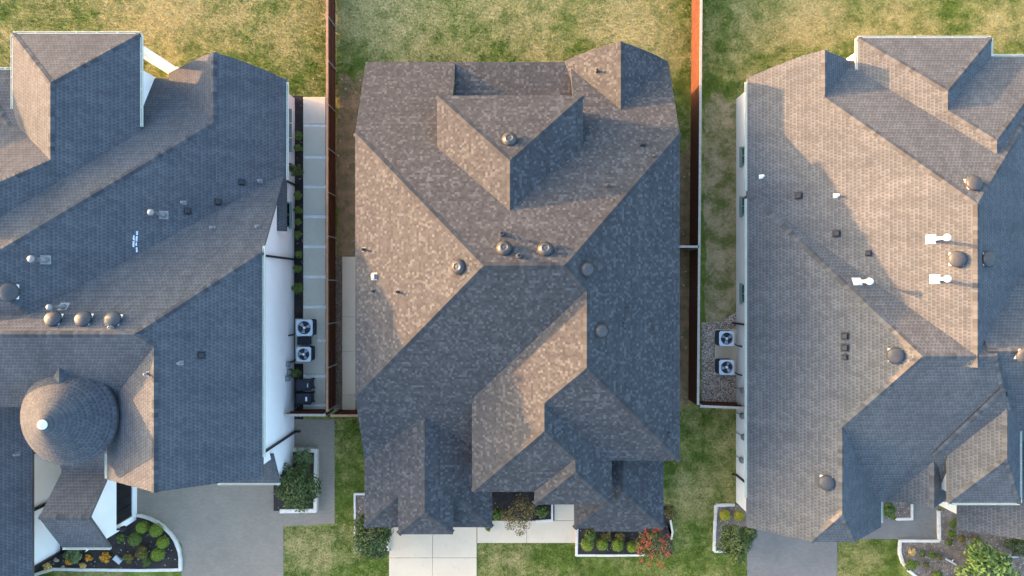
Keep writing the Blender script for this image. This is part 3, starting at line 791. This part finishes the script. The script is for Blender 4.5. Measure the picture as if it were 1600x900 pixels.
# ---- neighbour outside the frame on the left; its roof shades the lower slopes of the white house
HN = empty('neighbour_house', (-42, 0, 0), 'hip roofed neighbour house standing left of the white house', 'house')
H_N = (SH_L, CAP_L, M['white_wall'], None)
n0 = len(bpy.data.objects)
before = set(bpy.data.objects)
block(H_N, [PL(-50,4.8,.65), PR(-34,4.8,.65), PB(13.5,4.8,.68), PF(-1,4.8,.68)], rect(-50,-34,-1,13.5), caps=False)
block(H_N, [PL(-50,4.4,.5), PR(-34,4.4,.5), PF(-22,4.4,.5)], rect(-49.9,-34.1,-22,4), caps=False)
for o in set(bpy.data.objects)-before:
    if o.parent is None:
        o.parent = HN; o.location = (42, 0, 0)

# ------------------------------------------------------------------ fences
def fence(name, a, b, z, side, capm, facem, label, group='cedar privacy fences', capw=.12):
    """boards on the given side (+1 = left of a->b) of posts and rails, with a flat cap on top"""
    a = Vector(a); b = Vector(b); d = (b-a); L = d.length; d.normalize(); n = Vector((-d.y, d.x))*side
    root = empty(name, (a.x, a.y, 0), label, 'fence', group)
    o_ = Vector((a.x, a.y))
    mb = MB(); s = 0.0
    while s < L-.05:
        w_ = min(.14, L-s); c = d*(s+w_/2) + n*(.045+random.uniform(-.003, .003))
        mb.obox(c, d, n, w_/2-.003, .009, .03, z-.03+random.uniform(-.006, .004)); s += .142
    bo = mb.build('picket_boards', facem, root); bo['kind'] = 'stuff'
    for zz in (.3, z*.52, z-.25):
        mb = MB(); mb.obox(d*L/2, d, n, L/2, .02, zz-.045, zz+.045); mb.build('rail', facem, root)
    mb = MB(); mb.obox(d*L/2 + n*.01, d, n, L/2, .062, z-.028, z+.012); mb.build('cap_board', capm, root)
    k = max(1, round(L/2.4)); pm = None
    for i in range(k+1):
        c = d*(min(max(L*i/k, .06), L-.06)) - n*.055
        if pm is None:
            mb = MB(); mb.lathe([(.03,0),(.03,z-.04)], 10); po = mb.build('post', M['steel'], root); pm = po.data; po.location = (c.x, c.y, 0)
        else:
            po = link(bpy.data.objects.new('post', pm), root); po.location = (c.x, c.y, 0)
    return root
fence('cedar_fence', (-9.78,-6.55), (-9.78,26), 1.85, 1, M['fence_cap'], M['fence_face'], 'red cedar fence between the stepping slab path and the middle house')
fence('cedar_fence', (9.86,-6.2), (10.12,26), 1.85, 1, M['fence_grey'], M['fence_face'], 'long cedar fence with pale cap between the middle and right houses')
fence('cedar_fence', (-12.05,-6.72), (-9.86,-6.72), 1.85, -1, M['fence_grey'], M['fence_face'], 'short cross fence with pale cap behind the two bins')
fence('cedar_fence', (-9.62,-6.75), (-8.0,-6.75), 1.85, -1, M['fence_cap'], M['fence_face'], 'short tan cross fence at the end of the narrow concrete walk')
fence('cedar_fence', (7.7,2.18), (9.92,2.18), 1.85, 1, M['fence_grey'], M['fence_face'], 'short pale topped fence joining the middle house to the long right fence')
fence('cedar_fence', (9.95,-6.25), (12.45,-6.35), 1.85, -1, M['fence_grey'], M['fence_face'], 'short pale capped fence closing the gravel bed')

# ------------------------------------------------------------------ air conditioners and bins
def ac_unit(px, py, label, s=.42, rot=0):
    z = .92; x, y = U(px, py, z)
    root = empty('air_conditioner', (x, y, 0.06), label, 'air conditioner', 'condenser units in the side yards')
    mb = MB(); c = .07
    oct_ = lambda r: [(-r+c,-r),(r-c,-r),(r,-r+c),(r,r-c),(r-c,r),(-r+c,r),(-r,r-c),(-r,-r+c)]
    mb.prism(oct_(s-.02), .0, .68)
    for k in range(9): mb.prism(oct_(s-.008), .06+k*.066, .08+k*.066)
    for sx_ in (-1,1):
        mb.box(sx_*(s-.03)-.02, sx_*(s-.03)+.02, -s+.07, s-.07, .68, .83); mb.box(-s+.07, s-.07, sx_*(s-.03)-.0205, sx_*(s-.03)+.0205, .6805, .8305)
    mb.build('body', M['ac_dark'], root)
    n = 28; tb = MB(); R_ = s*.80; o8 = []
    for k in range(n):
        a = 2*math.pi*k/n; dx, dy = math.cos(a), math.sin(a)
        t = s/max(abs(dx), abs(dy)); cx, cy = dx*t, dy*t
        if abs(cx) > s-c and abs(cy) > s-c:
            e = (abs(cx)+abs(cy)-(2*s-c))/2
            if e > 0: cx -= math.copysign(e, cx); cy -= math.copysign(e, cy)
        o8.append((cx, cy))
    for k in range(n):
        k2 = (k+1)%n; a, b = 2*math.pi*k/n, 2*math.pi*k2/n
        i0 = (R_*math.cos(a), R_*math.sin(a)); i1 = (R_*math.cos(b), R_*math.sin(b))
        tb.face([(*o8[k], .87), (*o8[k2], .87), (*i1, .90), (*i0, .90)])
        tb.face([(*o8[k], .82), (*o8[k2], .82), (*o8[k2], .87), (*o8[k], .87)])
        tb.face([(*i0, .90), (*i1, .90), (i1[0], i1[1], .70), (i0[0], i0[1], .70)])
    tb.build('top_panel', M['ac_white'], root)
    fb = MB()
    for k in range(3):
        a = 2*math.pi*k/3 + rot; 
        p = lambda r, t, z_: (r*math.cos(a+t), r*math.sin(a+t), z_)
        fb.face([p(.06,-.4,.80), p(R_*.92,-.38,.80), p(R_*.92,.34,.85), p(.06,.5,.85)])
    fb.build('fan', M['fan'], root)
    hb = MB(); hb.lathe([(.07,.76),(.07,.905),(.045,.92),(0,.925)], 14); hb.build('hub', M['sticker'], root)
    gb = MB()
    for k in range(1, 5):
        r = R_*k/4.6
        for i in range(20):
            a, b = 2*math.pi*i/20, 2*math.pi*(i+1)/20
            gb.tube((r*math.cos(a), r*math.sin(a), .905), (r*math.cos(b), r*math.sin(b), .905), .004, 4)
    for k in range(8):
        a = 2*math.pi*k/8; gb.tube((0,0,.908), (R_*math.cos(a), R_*math.sin(a), .902), .005, 4)
    gb.build('fan_guard', M['ac_dark'], root)
    sgn = -1 if x < 0 else 1
    lb = MB(); lb.tube((sgn*s, -.25, .35), (sgn*(s+.32), -.42, .42), .035, 8); lb.tube((sgn*(s+.30), -.42, .40), (sgn*(s+.36), -.42, 1.0), .04, 8); lb.build('refrigerant_line', M['black_metal'], root)
    return root
def pad(px0, py0, px1, py1, m, label):
    a = U(px0, py1); b = U(px1, py0); mb = MB()
    e=.015; z=.10
    mb.prism([(a[0],a[1]),(b[0],a[1]),(b[0],b[1]),(a[0],b[1])], -.02, z-e); mb.prism([(a[0]+e,a[1]+e),(b[0]-e,a[1]+e),(b[0]-e,b[1]-e),(a[0]+e,b[1]-e)], z-e+.0005, z)
    o = mb.build('concrete_pad', m); tag(o, label, 'slab')
pad(462, 498, 496, 568, M['concrete_grey'], 'grey concrete pad under the two condensers beside the white wall')
pad(1116.5, 514, 1150, 586, M['concrete'], 'pale concrete pad in gravel under two condensers')
ac_unit(475.5, 512, 'larger condenser on the grey pad by the white wall, farther from bins', .45, .3)
ac_unit(474.5, 553.5, 'smaller condenser on the grey pad by the white wall, nearer the bins', .40, 1.0)
ac_unit(1135.5, 529, 'condenser in the gravel bed nearer the grassy side yard', .41, .5)
ac_unit(1135.5, 574, 'condenser in the gravel bed nearer the short pale capped fence', .41, 1.2)
mb = MB(); x, y = U(476, 532, .3); mb.box(x-.32, x+.32, y-.20, y+.20, .10, .50); 
o = mb.build('generator_box', M['ac_dark']); tag(o, 'low dark box on the pad between two condensers beside white wall', 'box')
lid = MB(); lid.box(x-.34, x+.34, y-.22, y+.22, .50, .55); lid.build('lid', M['bin'], o)
def wheelie(px, py, label, stick):
    z = 1.05; x, y = U(px, py, z); root = empty('wheeled_bin', (x, y, .06), label, 'bin', 'wheeled bins by the white wall')
    def taper(mb, a, b, z0, z1):
        k = len(mb.v); mb.v += [(-a[0],-a[1],z0),(a[0],-a[1],z0),(a[0],a[1],z0),(-a[0],a[1],z0),(-b[0],-b[1],z1),(b[0],-b[1],z1),(b[0],b[1],z1),(-b[0],b[1],z1)]
        for q in ((0,3,2,1),(4,5,6,7),(0,1,5,4),(1,2,6,5),(2,3,7,6),(3,0,4,7)): mb.f.append([k+i for i in q]); mb.uv.append(None); mb.m.append(0)
    mb = MB(); taper(mb, (.30,.23), (.38,.29), .05, .98); mb.build('body', M['bin'], root)
    lb = MB(); taper(lb, (.41,.31), (.40,.30), .985, 1.02); taper(lb, (.36,.26), (.30,.20), 1.021, 1.06); lid = lb.build('lid', M['bin'], root)
    sb = MB()
    if stick == 3:
        for i in range(3): sb.box(.225,.275,-.09+i*.07,-.045+i*.07,1.061,1.064)
    else: sb.box(.13,.22,-.10,.12,1.061,1.064)
    sb.build('sticker', M['sticker'], lid)
    hb = MB(); hb.tube((.43,-.2,1.0), (.43,.2,1.0), .02); hb.tube((.38,-.2,.98),(.43,-.2,1.0),.018); hb.tube((.38,.2,.98),(.43,.2,1.0),.018); hb.build('handle', M['bin'], root)
    for s_ in (-1, 1):
        wbm = MB(); wbm.tube((.28, s_*.22, .12), (.28, s_*.28, .12), .11, 14); wbm.build('wheel', M['black_box'], root)
wheelie(474, 602, 'dark wheeled bin nearer the condensers, three small marks on lid', 3)
wheelie(474, 623.5, 'dark wheeled bin next to the cross fence with one white sticker', 1)

# ------------------------------------------------------------------ planter kerbs
def kerb(name, pts, m_soil, label, h=.16, w_=.17, blk=.55, closed=False, zs=.10, soil=None):
    root = empty(name, (*U(*pts[0]), 0), label, 'planter'); ox, oy = U(*pts[0])
    P = [Vector(U(*p)) for p in pts]
    if closed: P.append(P[0])
    for a, b in zip(P[:-1], P[1:]):
        L = (b-a).length; n = max(1, round(L/blk)); d = (b-a).normalized(); nn = Vector((-d.y, d.x))
        for i in range(n):
            s0 = L*i/n + .006; s1 = L*(i+1)/n - .006
            c = a + d*((s0+s1)/2) - Vector((ox, oy)); hh = h + random.uniform(-.012, .012)
            mb = MB(); hx = (s1-s0)/2 + (w_*.35 if i in (0, n-1) and n == 1 else 0)
            mb.obox(c, d, nn, hx, w_/2+random.uniform(-.008,.008), .0, hh-.015)
            mb.obox(c, d, nn, hx-.012, w_/2-.018, hh-.0148, hh)
            mb.build('kerb_block', M['kerb'], root)
    sp = [Vector(U(*p))-Vector((ox, oy)) for p in (soil or pts)]
    mb = MB(); mb.face([(p.x, p.y, zs) for p in sp][::-1]); mb.build('soil', m_soil, root)
    return root
arc = [(212,804),(222,805),(235,809),(247,815),(258,823),(268,833),(276,845),(281,858),(283,872),(283,889)]
kerb('garden_bed', arc+[(220,890),(140,889),(85,888),(68,893),(50,899)], M['mulch_dark'], 'curved white edged flower bed with clipped green balls by the entry', blk=2.0, soil=arc+[(140,889),(85,888),(50,899),(30,880),(80,840),(150,800)])
kerb('raised_planter', [(452,701),(496,702),(495,795),(442,796)], M['mulch_dark'], 'raised white walled planter beside the left paved path', h=.35, w_=.20, blk=2.6, zs=.26, soil=[(430,701),(496,702),(495,795),(430,796)])
kerb('small_planter', [(572,771),(555,771),(556,857),(607,858),(606,826)], M['mulch_brown'], 'white edged planter left of the middle driveway', w_=.13, blk=1.2, soil=[(590,771),(555,771),(556,857),(607,858),(606,800),(590,800)])
kerb('small_planter', [(862.5,775),(862.5,812),(838,813.5)], M['mulch_dark'], 'short white edging by the entry walk of the middle house', w_=.13, blk=1.5, soil=[(862,775),(862,812),(838,813)])
kerb('front_planter', [(901.5,826),(900.5,866.5),(960,866.5),(1010,866)], M['mulch_dark'], 'white edged bed with clipped shrubs right of the entry walk', w_=.13, blk=1.4, soil=[(901,810),(901,866.5),(1050,866),(1050,790),(1030,790)])
kerb('bed_edging', [(1047,812),(1050,830),(1048,842)], M['mulch_dark'], 'short curved white edging by the right corner of the middle house', w_=.10, blk=.7, soil=[(1040,812),(1050,830),(1048,842)])
kerb('side_planter', [(1147,788),(1118,788.5),(1116,825),(1115,860),(1137,861)], M['mulch_brown'], 'pale block edged planter with golden balls left of right house', w_=.15, blk=.5, soil=[(1175,788),(1118,788.5),(1116,825),(1115,860),(1172,861)])
kerb('courtyard_planter', [(1423,788),(1423,809.5),(1400,810)], M['mulch_brown'], 'small white edged planter inside the paved courtyard', w_=.14, blk=1.2, soil=[(1368,775),(1423,783),(1423,809.5),(1368,810)])
kerb('front_bed', [(1465,797),(1466,844),(1405,844),(1404,862),(1409,878),(1418,890),(1430,900),(1445,908)], M['mulch_brown'], 'large curved white edged mulch bed before the right house', w_=.16, blk=1.1,
     soil=[(1465,797),(1466,844),(1405,844),(1404,862),(1409,878),(1418,890),(1430,900),(1445,908),(1660,930),(1660,800),(1520,780)])

# ------------------------------------------------------------------ plants
def leaves(mb_v, mb_f, pts, nrm, size, up=.4):
    for p, n in zip(pts, nrm):
        n = Vector(n) + Vector((random.gauss(0,.45), random.gauss(0,.45), random.gauss(0,.35)+up*.3)); n.normalize()
        a = n.orthogonal().normalized(); a.rotate(Matrix.Rotation(random.uniform(0,6.28), 3, n)); b = n.cross(a)
        s = size*random.uniform(.65, 1.35); k = len(mb_v); p = Vector(p)
        mb_v += [tuple(p-a*s), tuple(p+b*s*.42+n*s*.14), tuple(p+a*s), tuple(p-b*s*.42+n*s*.14)]
        mb_f.append((k, k+1, k+2, k+3))
def crown_mesh(lumps, n, size, hollow=.55, name='crown'):
    V = []; F = []; tot = sum(l[3]**2 for l in lumps)
    for (cx, cy, cz, r, sz) in lumps:
        k = int(n*r*r/tot); pts = []; nr = []
        for _ in range(k):
            d = Vector((random.gauss(0,1), random.gauss(0,1), random.gauss(0,1))).normalized()
            if d.z < -.5: d.z *= -1
            q = r*(hollow + (1-hollow)*random.random()**.6)*random.uniform(.9, 1.08)
            pts.append((cx+d.x*q, cy+d.y*q, cz+d.z*q*sz)); nr.append(d)
        leaves(V, F, pts, nr, size)
    me = bpy.data.meshes.new(name); me.from_pydata(V, [], F); return me
def core(lumps, m, parent):
    pass
def plant(name, px, py, r, h, kind, label, cat='shrub', n=700, leaf=.05, lumpy=0, group=None, z0=.08, ball=False, trunk=True, flowers=None, spread=None):
    zc = z0 + h*.6; x, y = U(px, py, zc)
    root = empty(name, (x, y, z0), label, cat, group)
    lumps = []
    if ball: lumps = [(0, 0, h*.5, r, h*.5/r)]
    else:
        lumps = [(0, 0, h*.62, r*.68, .36*h/(r*.68))]
        for i in range(lumpy or 6):
            a = 6.283*i/(lumpy or 6) + random.uniform(-.4,.4); q = r*random.uniform(.42, .72); rr = r*random.uniform(.26, .44)
            lumps.append((q*math.cos(a), q*math.sin(a), h*random.uniform(.45, .8), rr, random.uniform(.6, .95)))
    me = crown_mesh(lumps, n, leaf, .86 if ball else .45); me.materials.append(LEAF[kind])
    c = link(bpy.data.objects.new('crown', me), root)
    tb = MB()
    if trunk:
        th_ = h*.55; tb.tube((0,0,-.06), (0,0,th_), max(.02, r*.06), 8, r1=max(.012, r*.035))
        for i in range(5):
            a = 6.283*i/5 + random.random(); q = r*.55
            tb.tube((0,0,th_*random.uniform(.3,.9)), (q*math.cos(a), q*math.sin(a), h*random.uniform(.5,.8)), max(.009, r*.022), 6, r1=.005)
        tb.build('trunk', M['bark'], root)
    if flowers:
        V = []; F = []
        for _ in range(30):
            a = random.uniform(0,6.28); q = r*random.uniform(.3, 1.1); zz = h*random.uniform(.6,.95)
            pts = [(q*math.cos(a)+random.gauss(0,.07), q*math.sin(a)+random.gauss(0,.07), zz+random.gauss(0,.05)) for _ in range(16)]
            leaves(V, F, pts, [(0,0,1)]*16, .035)
        me = bpy.data.meshes.new('flowers'); me.from_pydata(V, [], F); me.materials.append(LEAF[flowers]); link(bpy.data.objects.new('flowers', me), root)['kind'] = 'stuff'
    return root
# clipped balls in the white house's bed
for (px, py, r, lab) in ((222,824,.33,'clipped green ball nearest the entry door of the white house'),(243,829,.36,'clipped green ball second from the entry door along the curved edging'),
                         (254,848,.32,'clipped green ball at the bend of the curved edging'),(246,867,.36,'clipped green ball at the lower right of the curved bed')):
    plant('box_ball', px, py, r, r*1.9, 'lime', lab, 'shrub', 1500, .035, ball=True, group='clipped box balls in the curved bed', trunk=False)
plant('box_ball', 210, 843, .36, .62, 'green', 'darker loose green ball behind the clipped balls', 'shrub', 1200, .04, ball=True, trunk=False)
plant('shrub', 189, 841, .28, .4, 'green', 'low dark green shrub under the wall lantern', n=500, leaf=.04)
plant('shrub', 221, 864, .42, .6, 'redgreen', 'bronze and green shrub in the middle of the curved bed', n=1000, leaf=.05)
plant('shrub', 201, 872, .32, .45, 'redgreen', 'red tinged shrub beside the pale stone slab', n=700, leaf=.05)
plant('shrub', 229, 879, .28, .4, 'green', 'small green shrub near the lower edge of the curved bed', n=500, leaf=.04)
plant('shrub', 117, 867, .58, .55, 'sage', 'spreading sage shrub under the pale green porch gutter', n=1200, leaf=.05)
plant('flower_clump', 164, 872, .34, .4, 'orange', 'largest orange flower clump beside the pale stone slab', n=500, leaf=.05)
plant('flower_clump', 138, 872, .21, .3, 'orange', 'small round orange flower clump, middle of three', n=260, leaf=.05)
plant('flower_clump', 107, 877, .24, .3, 'orange', 'orange flower clump nearest the white wall, under sage shrub', n=300, leaf=.05)
plant('grass_tuft', 129, 884, .2, .25, 'tan', 'dry tan tuft leaning over the white edging', n=160, leaf=.06, trunk=False)
plant('grass_tuft', 74, 885, .3, .25, 'tan', 'dry brown plant at the end of the bed by white wall', n=220, leaf=.05, trunk=False)
mb = MB(); x, y = U(183, 875, .2); c_, s_ = math.cos(-.7), math.sin(-.7)
mb.obox((x, y), (c_, s_), (-s_, c_), .23, .14, .08, .20); mb.obox((x, y), (c_, s_), (-s_, c_), .215, .125, .2005, .215)
tag(mb.build('stone_block', M['stone']), 'pale grey stone slab lying among the orange flowers', 'stone')
def rock(px, py, s, label, m='tan_rock', z=.1):
    mb = MB(); x, y = U(px, py, z); pr = []
    n = 9
    for i, (rr, zz) in enumerate(((.9,0),(1,.25),(.8,.55),(.35,.75))):
        for k in range(n):
            a = 6.283*k/n; q = s*rr*random.uniform(.75, 1.2); mb.v.append((q*math.cos(a)*1.2, q*math.sin(a), s*zz+random.uniform(-.05,.05)*s))
    for i in range(3):
        for k in range(n): mb.f.append([i*n+k, i*n+(k+1)%n, (i+1)*n+(k+1)%n, (i+1)*n+k]); mb.uv.append(None); mb.m.append(0)
    mb.f.append([3*n+k for k in range(n)]); mb.uv.append(None); mb.m.append(0)
    tag(mb.build('rock', M[m], loc=(x, y, z-.03)), label, 'rock', 'rocks in the beds')
rock(70, 882, .14, 'small brown rock by the white wall end, farthest left'); rock(88, 875, .12, 'small brown rock just right of the white wall corner'); rock(98, 886, .10, 'small brown rock against the white edging under sage shrub')
# raised planter
plant('shrub', 474, 717, .78, .75, 'sage', 'rounded sage green shrub at the top of the raised planter', n=1700, leaf=.05, z0=.26)
plant('small_tree', 463, 760, 1.32, 2.0, 'dark', 'dark leafy tree with glossy foliage filling the raised planter', 'tree', 4200, .078, lumpy=12, z0=.26)
# hedge along the white side wall
hp = [(466,212,.26,'green'),(466,231,.26,'green'),(462,266,.42,'dark'),(466,305,.26,'green'),(466,328,.25,'green'),(466,347,.24,'green'),(466,367,.24,'green'),(467,398,.26,'green'),(466,420,.26,'green'),(465,450,.38,'green'),(462,583,.34,'dark')]
names = ['first from the back garden','second from the back garden','tall dark one beside the small windows','just past the small windows','beside the large window','just below the large window','between the large window and the black downspout','beside the black downspout','just below the black downspout','spreading one nearest the condensers','dark one behind the bins']
for (px, py, r, k), nm in zip(hp, names):
    plant('hedge_shrub', px, py, r, .8 if k == 'green' else 1.2, k, 'hedge shrub along the white wall, '+nm, n=900, leaf=.045, group='hedge shrubs along the white side wall')
# middle house
plant('small_tree', 581, 838, 1.30, 2.3, 'dark', 'dark green leafy tree in the planter left of the middle driveway', 'tree', 5200, .075, lumpy=13)
plant('small_tree', 811, 803, 1.10, 1.9, 'brown', 'bronze leaved thin tree in the entry bed', 'tree', 1500, .06, lumpy=12)
plant('shrub', 778, 803, .40, .6, 'green', 'green shrub left of the bronze tree by the entry walk', n=900)
plant('shrub', 846, 799, .40, .6, 'green', 'green shrub right of the bronze tree by the short edging', n=900)
plant('shrub', 762, 824, .22, .3, 'green', 'small fern-like plant at the corner of the walk and garage', n=200)
for (px, py, r, nm) in ((918,851,.36,'leftmost ball in the white edged bed right of the entry walk'),(941,851,.33,'second ball from the left in the white edged bed'),(965,852,.34,'third ball from the left in the white edged bed'),(987,855,.30,'ball half hidden beside the red flowered tree')):
    plant('cypress_ball', px, py, r, r*2.1, 'lime', nm, 'shrub', 1300, .036, ball=True, trunk=False, group='clipped balls in the white edged bed')
plant('shrub', 922, 836, .40, .8, 'green', 'taller dark shrub behind the leftmost ball', n=1200)
plant('shrub', 948, 838, .34, .5, 'olive', 'loose olive shrub under the porch eave, left one', n=400)
plant('shrub', 968, 838, .34, .5, 'olive', 'loose olive shrub under the porch eave, right one', n=400)
plant('crape_myrtle', 1020, 849, 1.05, 2.2, 'olive', 'crape myrtle with red flowers at the corner of the middle house', 'tree', 2000, .06, lumpy=11, flowers='red')
plant('shrub', 1047, 800, .42, .8, 'olive', 'olive shrub against the right corner of the middle house', n=700)
# right house
plant('golden_ball', 1133, 806, .30, .55, 'yellow', 'golden ball shrub in the open part of the block edged planter', 'shrub', 1200, .035, ball=True, trunk=False, group='golden ball shrubs')
plant('golden_ball', 1155, 806, .28, .55, 'yellow', 'golden ball shrub tucked beside the cream wall', 'shrub', 1200, .035, ball=True, trunk=False, group='golden ball shrubs')
plant('small_tree', 1152, 843, 1.12, 2.4, 'dark', 'dark leafy tree in the block edged planter by the right driveway', 'tree', 4200, .075, lumpy=12)
plant('shrub', 1388, 797, .5, .8, 'green', 'round green shrub in the courtyard planter', n=1600, leaf=.045)
for (px, py, r, k, nm) in ((1489,818,.30,'green','green shrub against the cream wall nearest the courtyard kerb'),(1487,834,.24,'green','second green shrub down from the cream wall corner'),(1483,848,.22,'green','third green shrub down from the cream wall corner'),
        (1503,842,.22,'olive','small olive shrub left of centre under the low front roof'),(1525,842,.20,'olive','small olive shrub under the low front roof, farther right'),
        (1423,882,.42,'green','largest round green shrub by the curved white edging'),(1441,866,.19,'green','small green shrub above the large round one'),(1457,867,.22,'green','green shrub right of the small one, left of a pair'),
        (1468,871,.19,'olive','olive shrub, right of a pair in the mulch'),(1447,882,.20,'olive','lone olive shrub in the mulch between round shrub and logs'),(1465,899,.34,'green','round green shrub at the bottom edge of the mulch bed')):
    plant('shrub', px, py, r, r*1.5, k, nm, n=int(900*(r/.25)**1.2), leaf=.04)
plant('grass_tuft', 1425, 863, .22, .25, 'tan', 'dry straw coloured tuft in the curved mulch bed', n=260, leaf=.05, trunk=False)
plant('small_tree', 1545, 894, 1.9, 2.4, 'bright', 'bright green and yellow leafy tree at the bottom right', 'tree', 2600, .13, lumpy=14)
plant('shrub', 1592, 853, .8, 1.0, 'dark', 'dark bush under the low front roof at right edge', n=1500, leaf=.055)
def log(px0, py0, px1, py1, label):
    a = U(px0, py0, .15); b = U(px1, py1, .15); mb = MB(); mb.tube((0,0,.07), (b[0]-a[0], b[1]-a[1], .09), .07, 9, r1=.05)
    mb.tube(((b[0]-a[0])*.5, (b[1]-a[1])*.5, .09), ((b[0]-a[0])*.5+.12, (b[1]-a[1])*.5+.16, .14), .03, 6)
    tag(mb.build('driftwood', M['stone'], loc=(a[0], a[1], .08)), label, 'log', 'driftwood in the mulch bed')
log(1478, 873, 1494, 882, 'short pale driftwood log left of the bright leafy tree'); log(1560, 870, 1590, 870, 'pale driftwood log behind the bright leafy tree')

# ------------------------------------------------------------------ grass
HARD = [(200,690,443,960),(443,655,523,822),(1167,790,1308,960),(1345,755,1466,842),(456,150,511,660),(608,780,745,960),(745,765,903,849),(205,800,284,892),(0,560,284,889),
        (903,780,1048,868),(1115,788,1172,862),(1093,488,1160,636),(535,398,570,645),(553,770,608,860),(1404,842,1700,960),(442,700,496,797)]
def hard(x, y):
    px = 800 + x*FPX/CAMH; py = 450 - y*FPX/CAMH
    return any(a <= px <= c and b <= py <= d for a, b, c, d in HARD)
def grass(name, rects, dens, label, hmin=.02, hmax=.075):
    V = []; F = []
    for (px0, py0, px1, py1) in rects:
        a = U(px0, py1); b = U(px1, py0); n = int((b[0]-a[0])*(b[1]-a[1])*dens)
        xs = rng.uniform(a[0], b[0], n); ys = rng.uniform(a[1], b[1], n)
        an = rng.uniform(0, 6.28, n); hs = rng.uniform(hmin, hmax, n); ls = rng.normal(0, .025, (n, 2)); ws = rng.uniform(.012, .030, n)
        for x, y, t, h, l, w_ in zip(xs, ys, an, hs, ls, ws):
            if hard(x, y): continue
            c, s = math.cos(t)*w_, math.sin(t)*w_; k = len(V)
            V += [(x-c, y-s, .001), (x+c, y+s, .001), (x+l[0], y+l[1], h)]
            F.append((k, k+1, k+2))
    me = bpy.data.meshes.new(name); me.from_pydata(V, [], F); me.materials.append(M['blades'])
    o = link(bpy.data.objects.new(name, me)); tag(o, label, 'grass', kind='stuff')
grass('grass', [(-20,-15,1620,150)], 420, 'dry yellow green grass of the back gardens')
grass('grass', [(443,640,612,915),(745,845,910,915),(900,860,1180,915),(1035,640,1170,860),(1300,835,1420,915),(60,885,290,915)], 420, 'short green grass of the front lawns')
grass('grass', [(1098,150,1156,505),(524,100,560,400),(1048,120,1095,420)], 140, 'thin patchy grass of the narrow side yards')
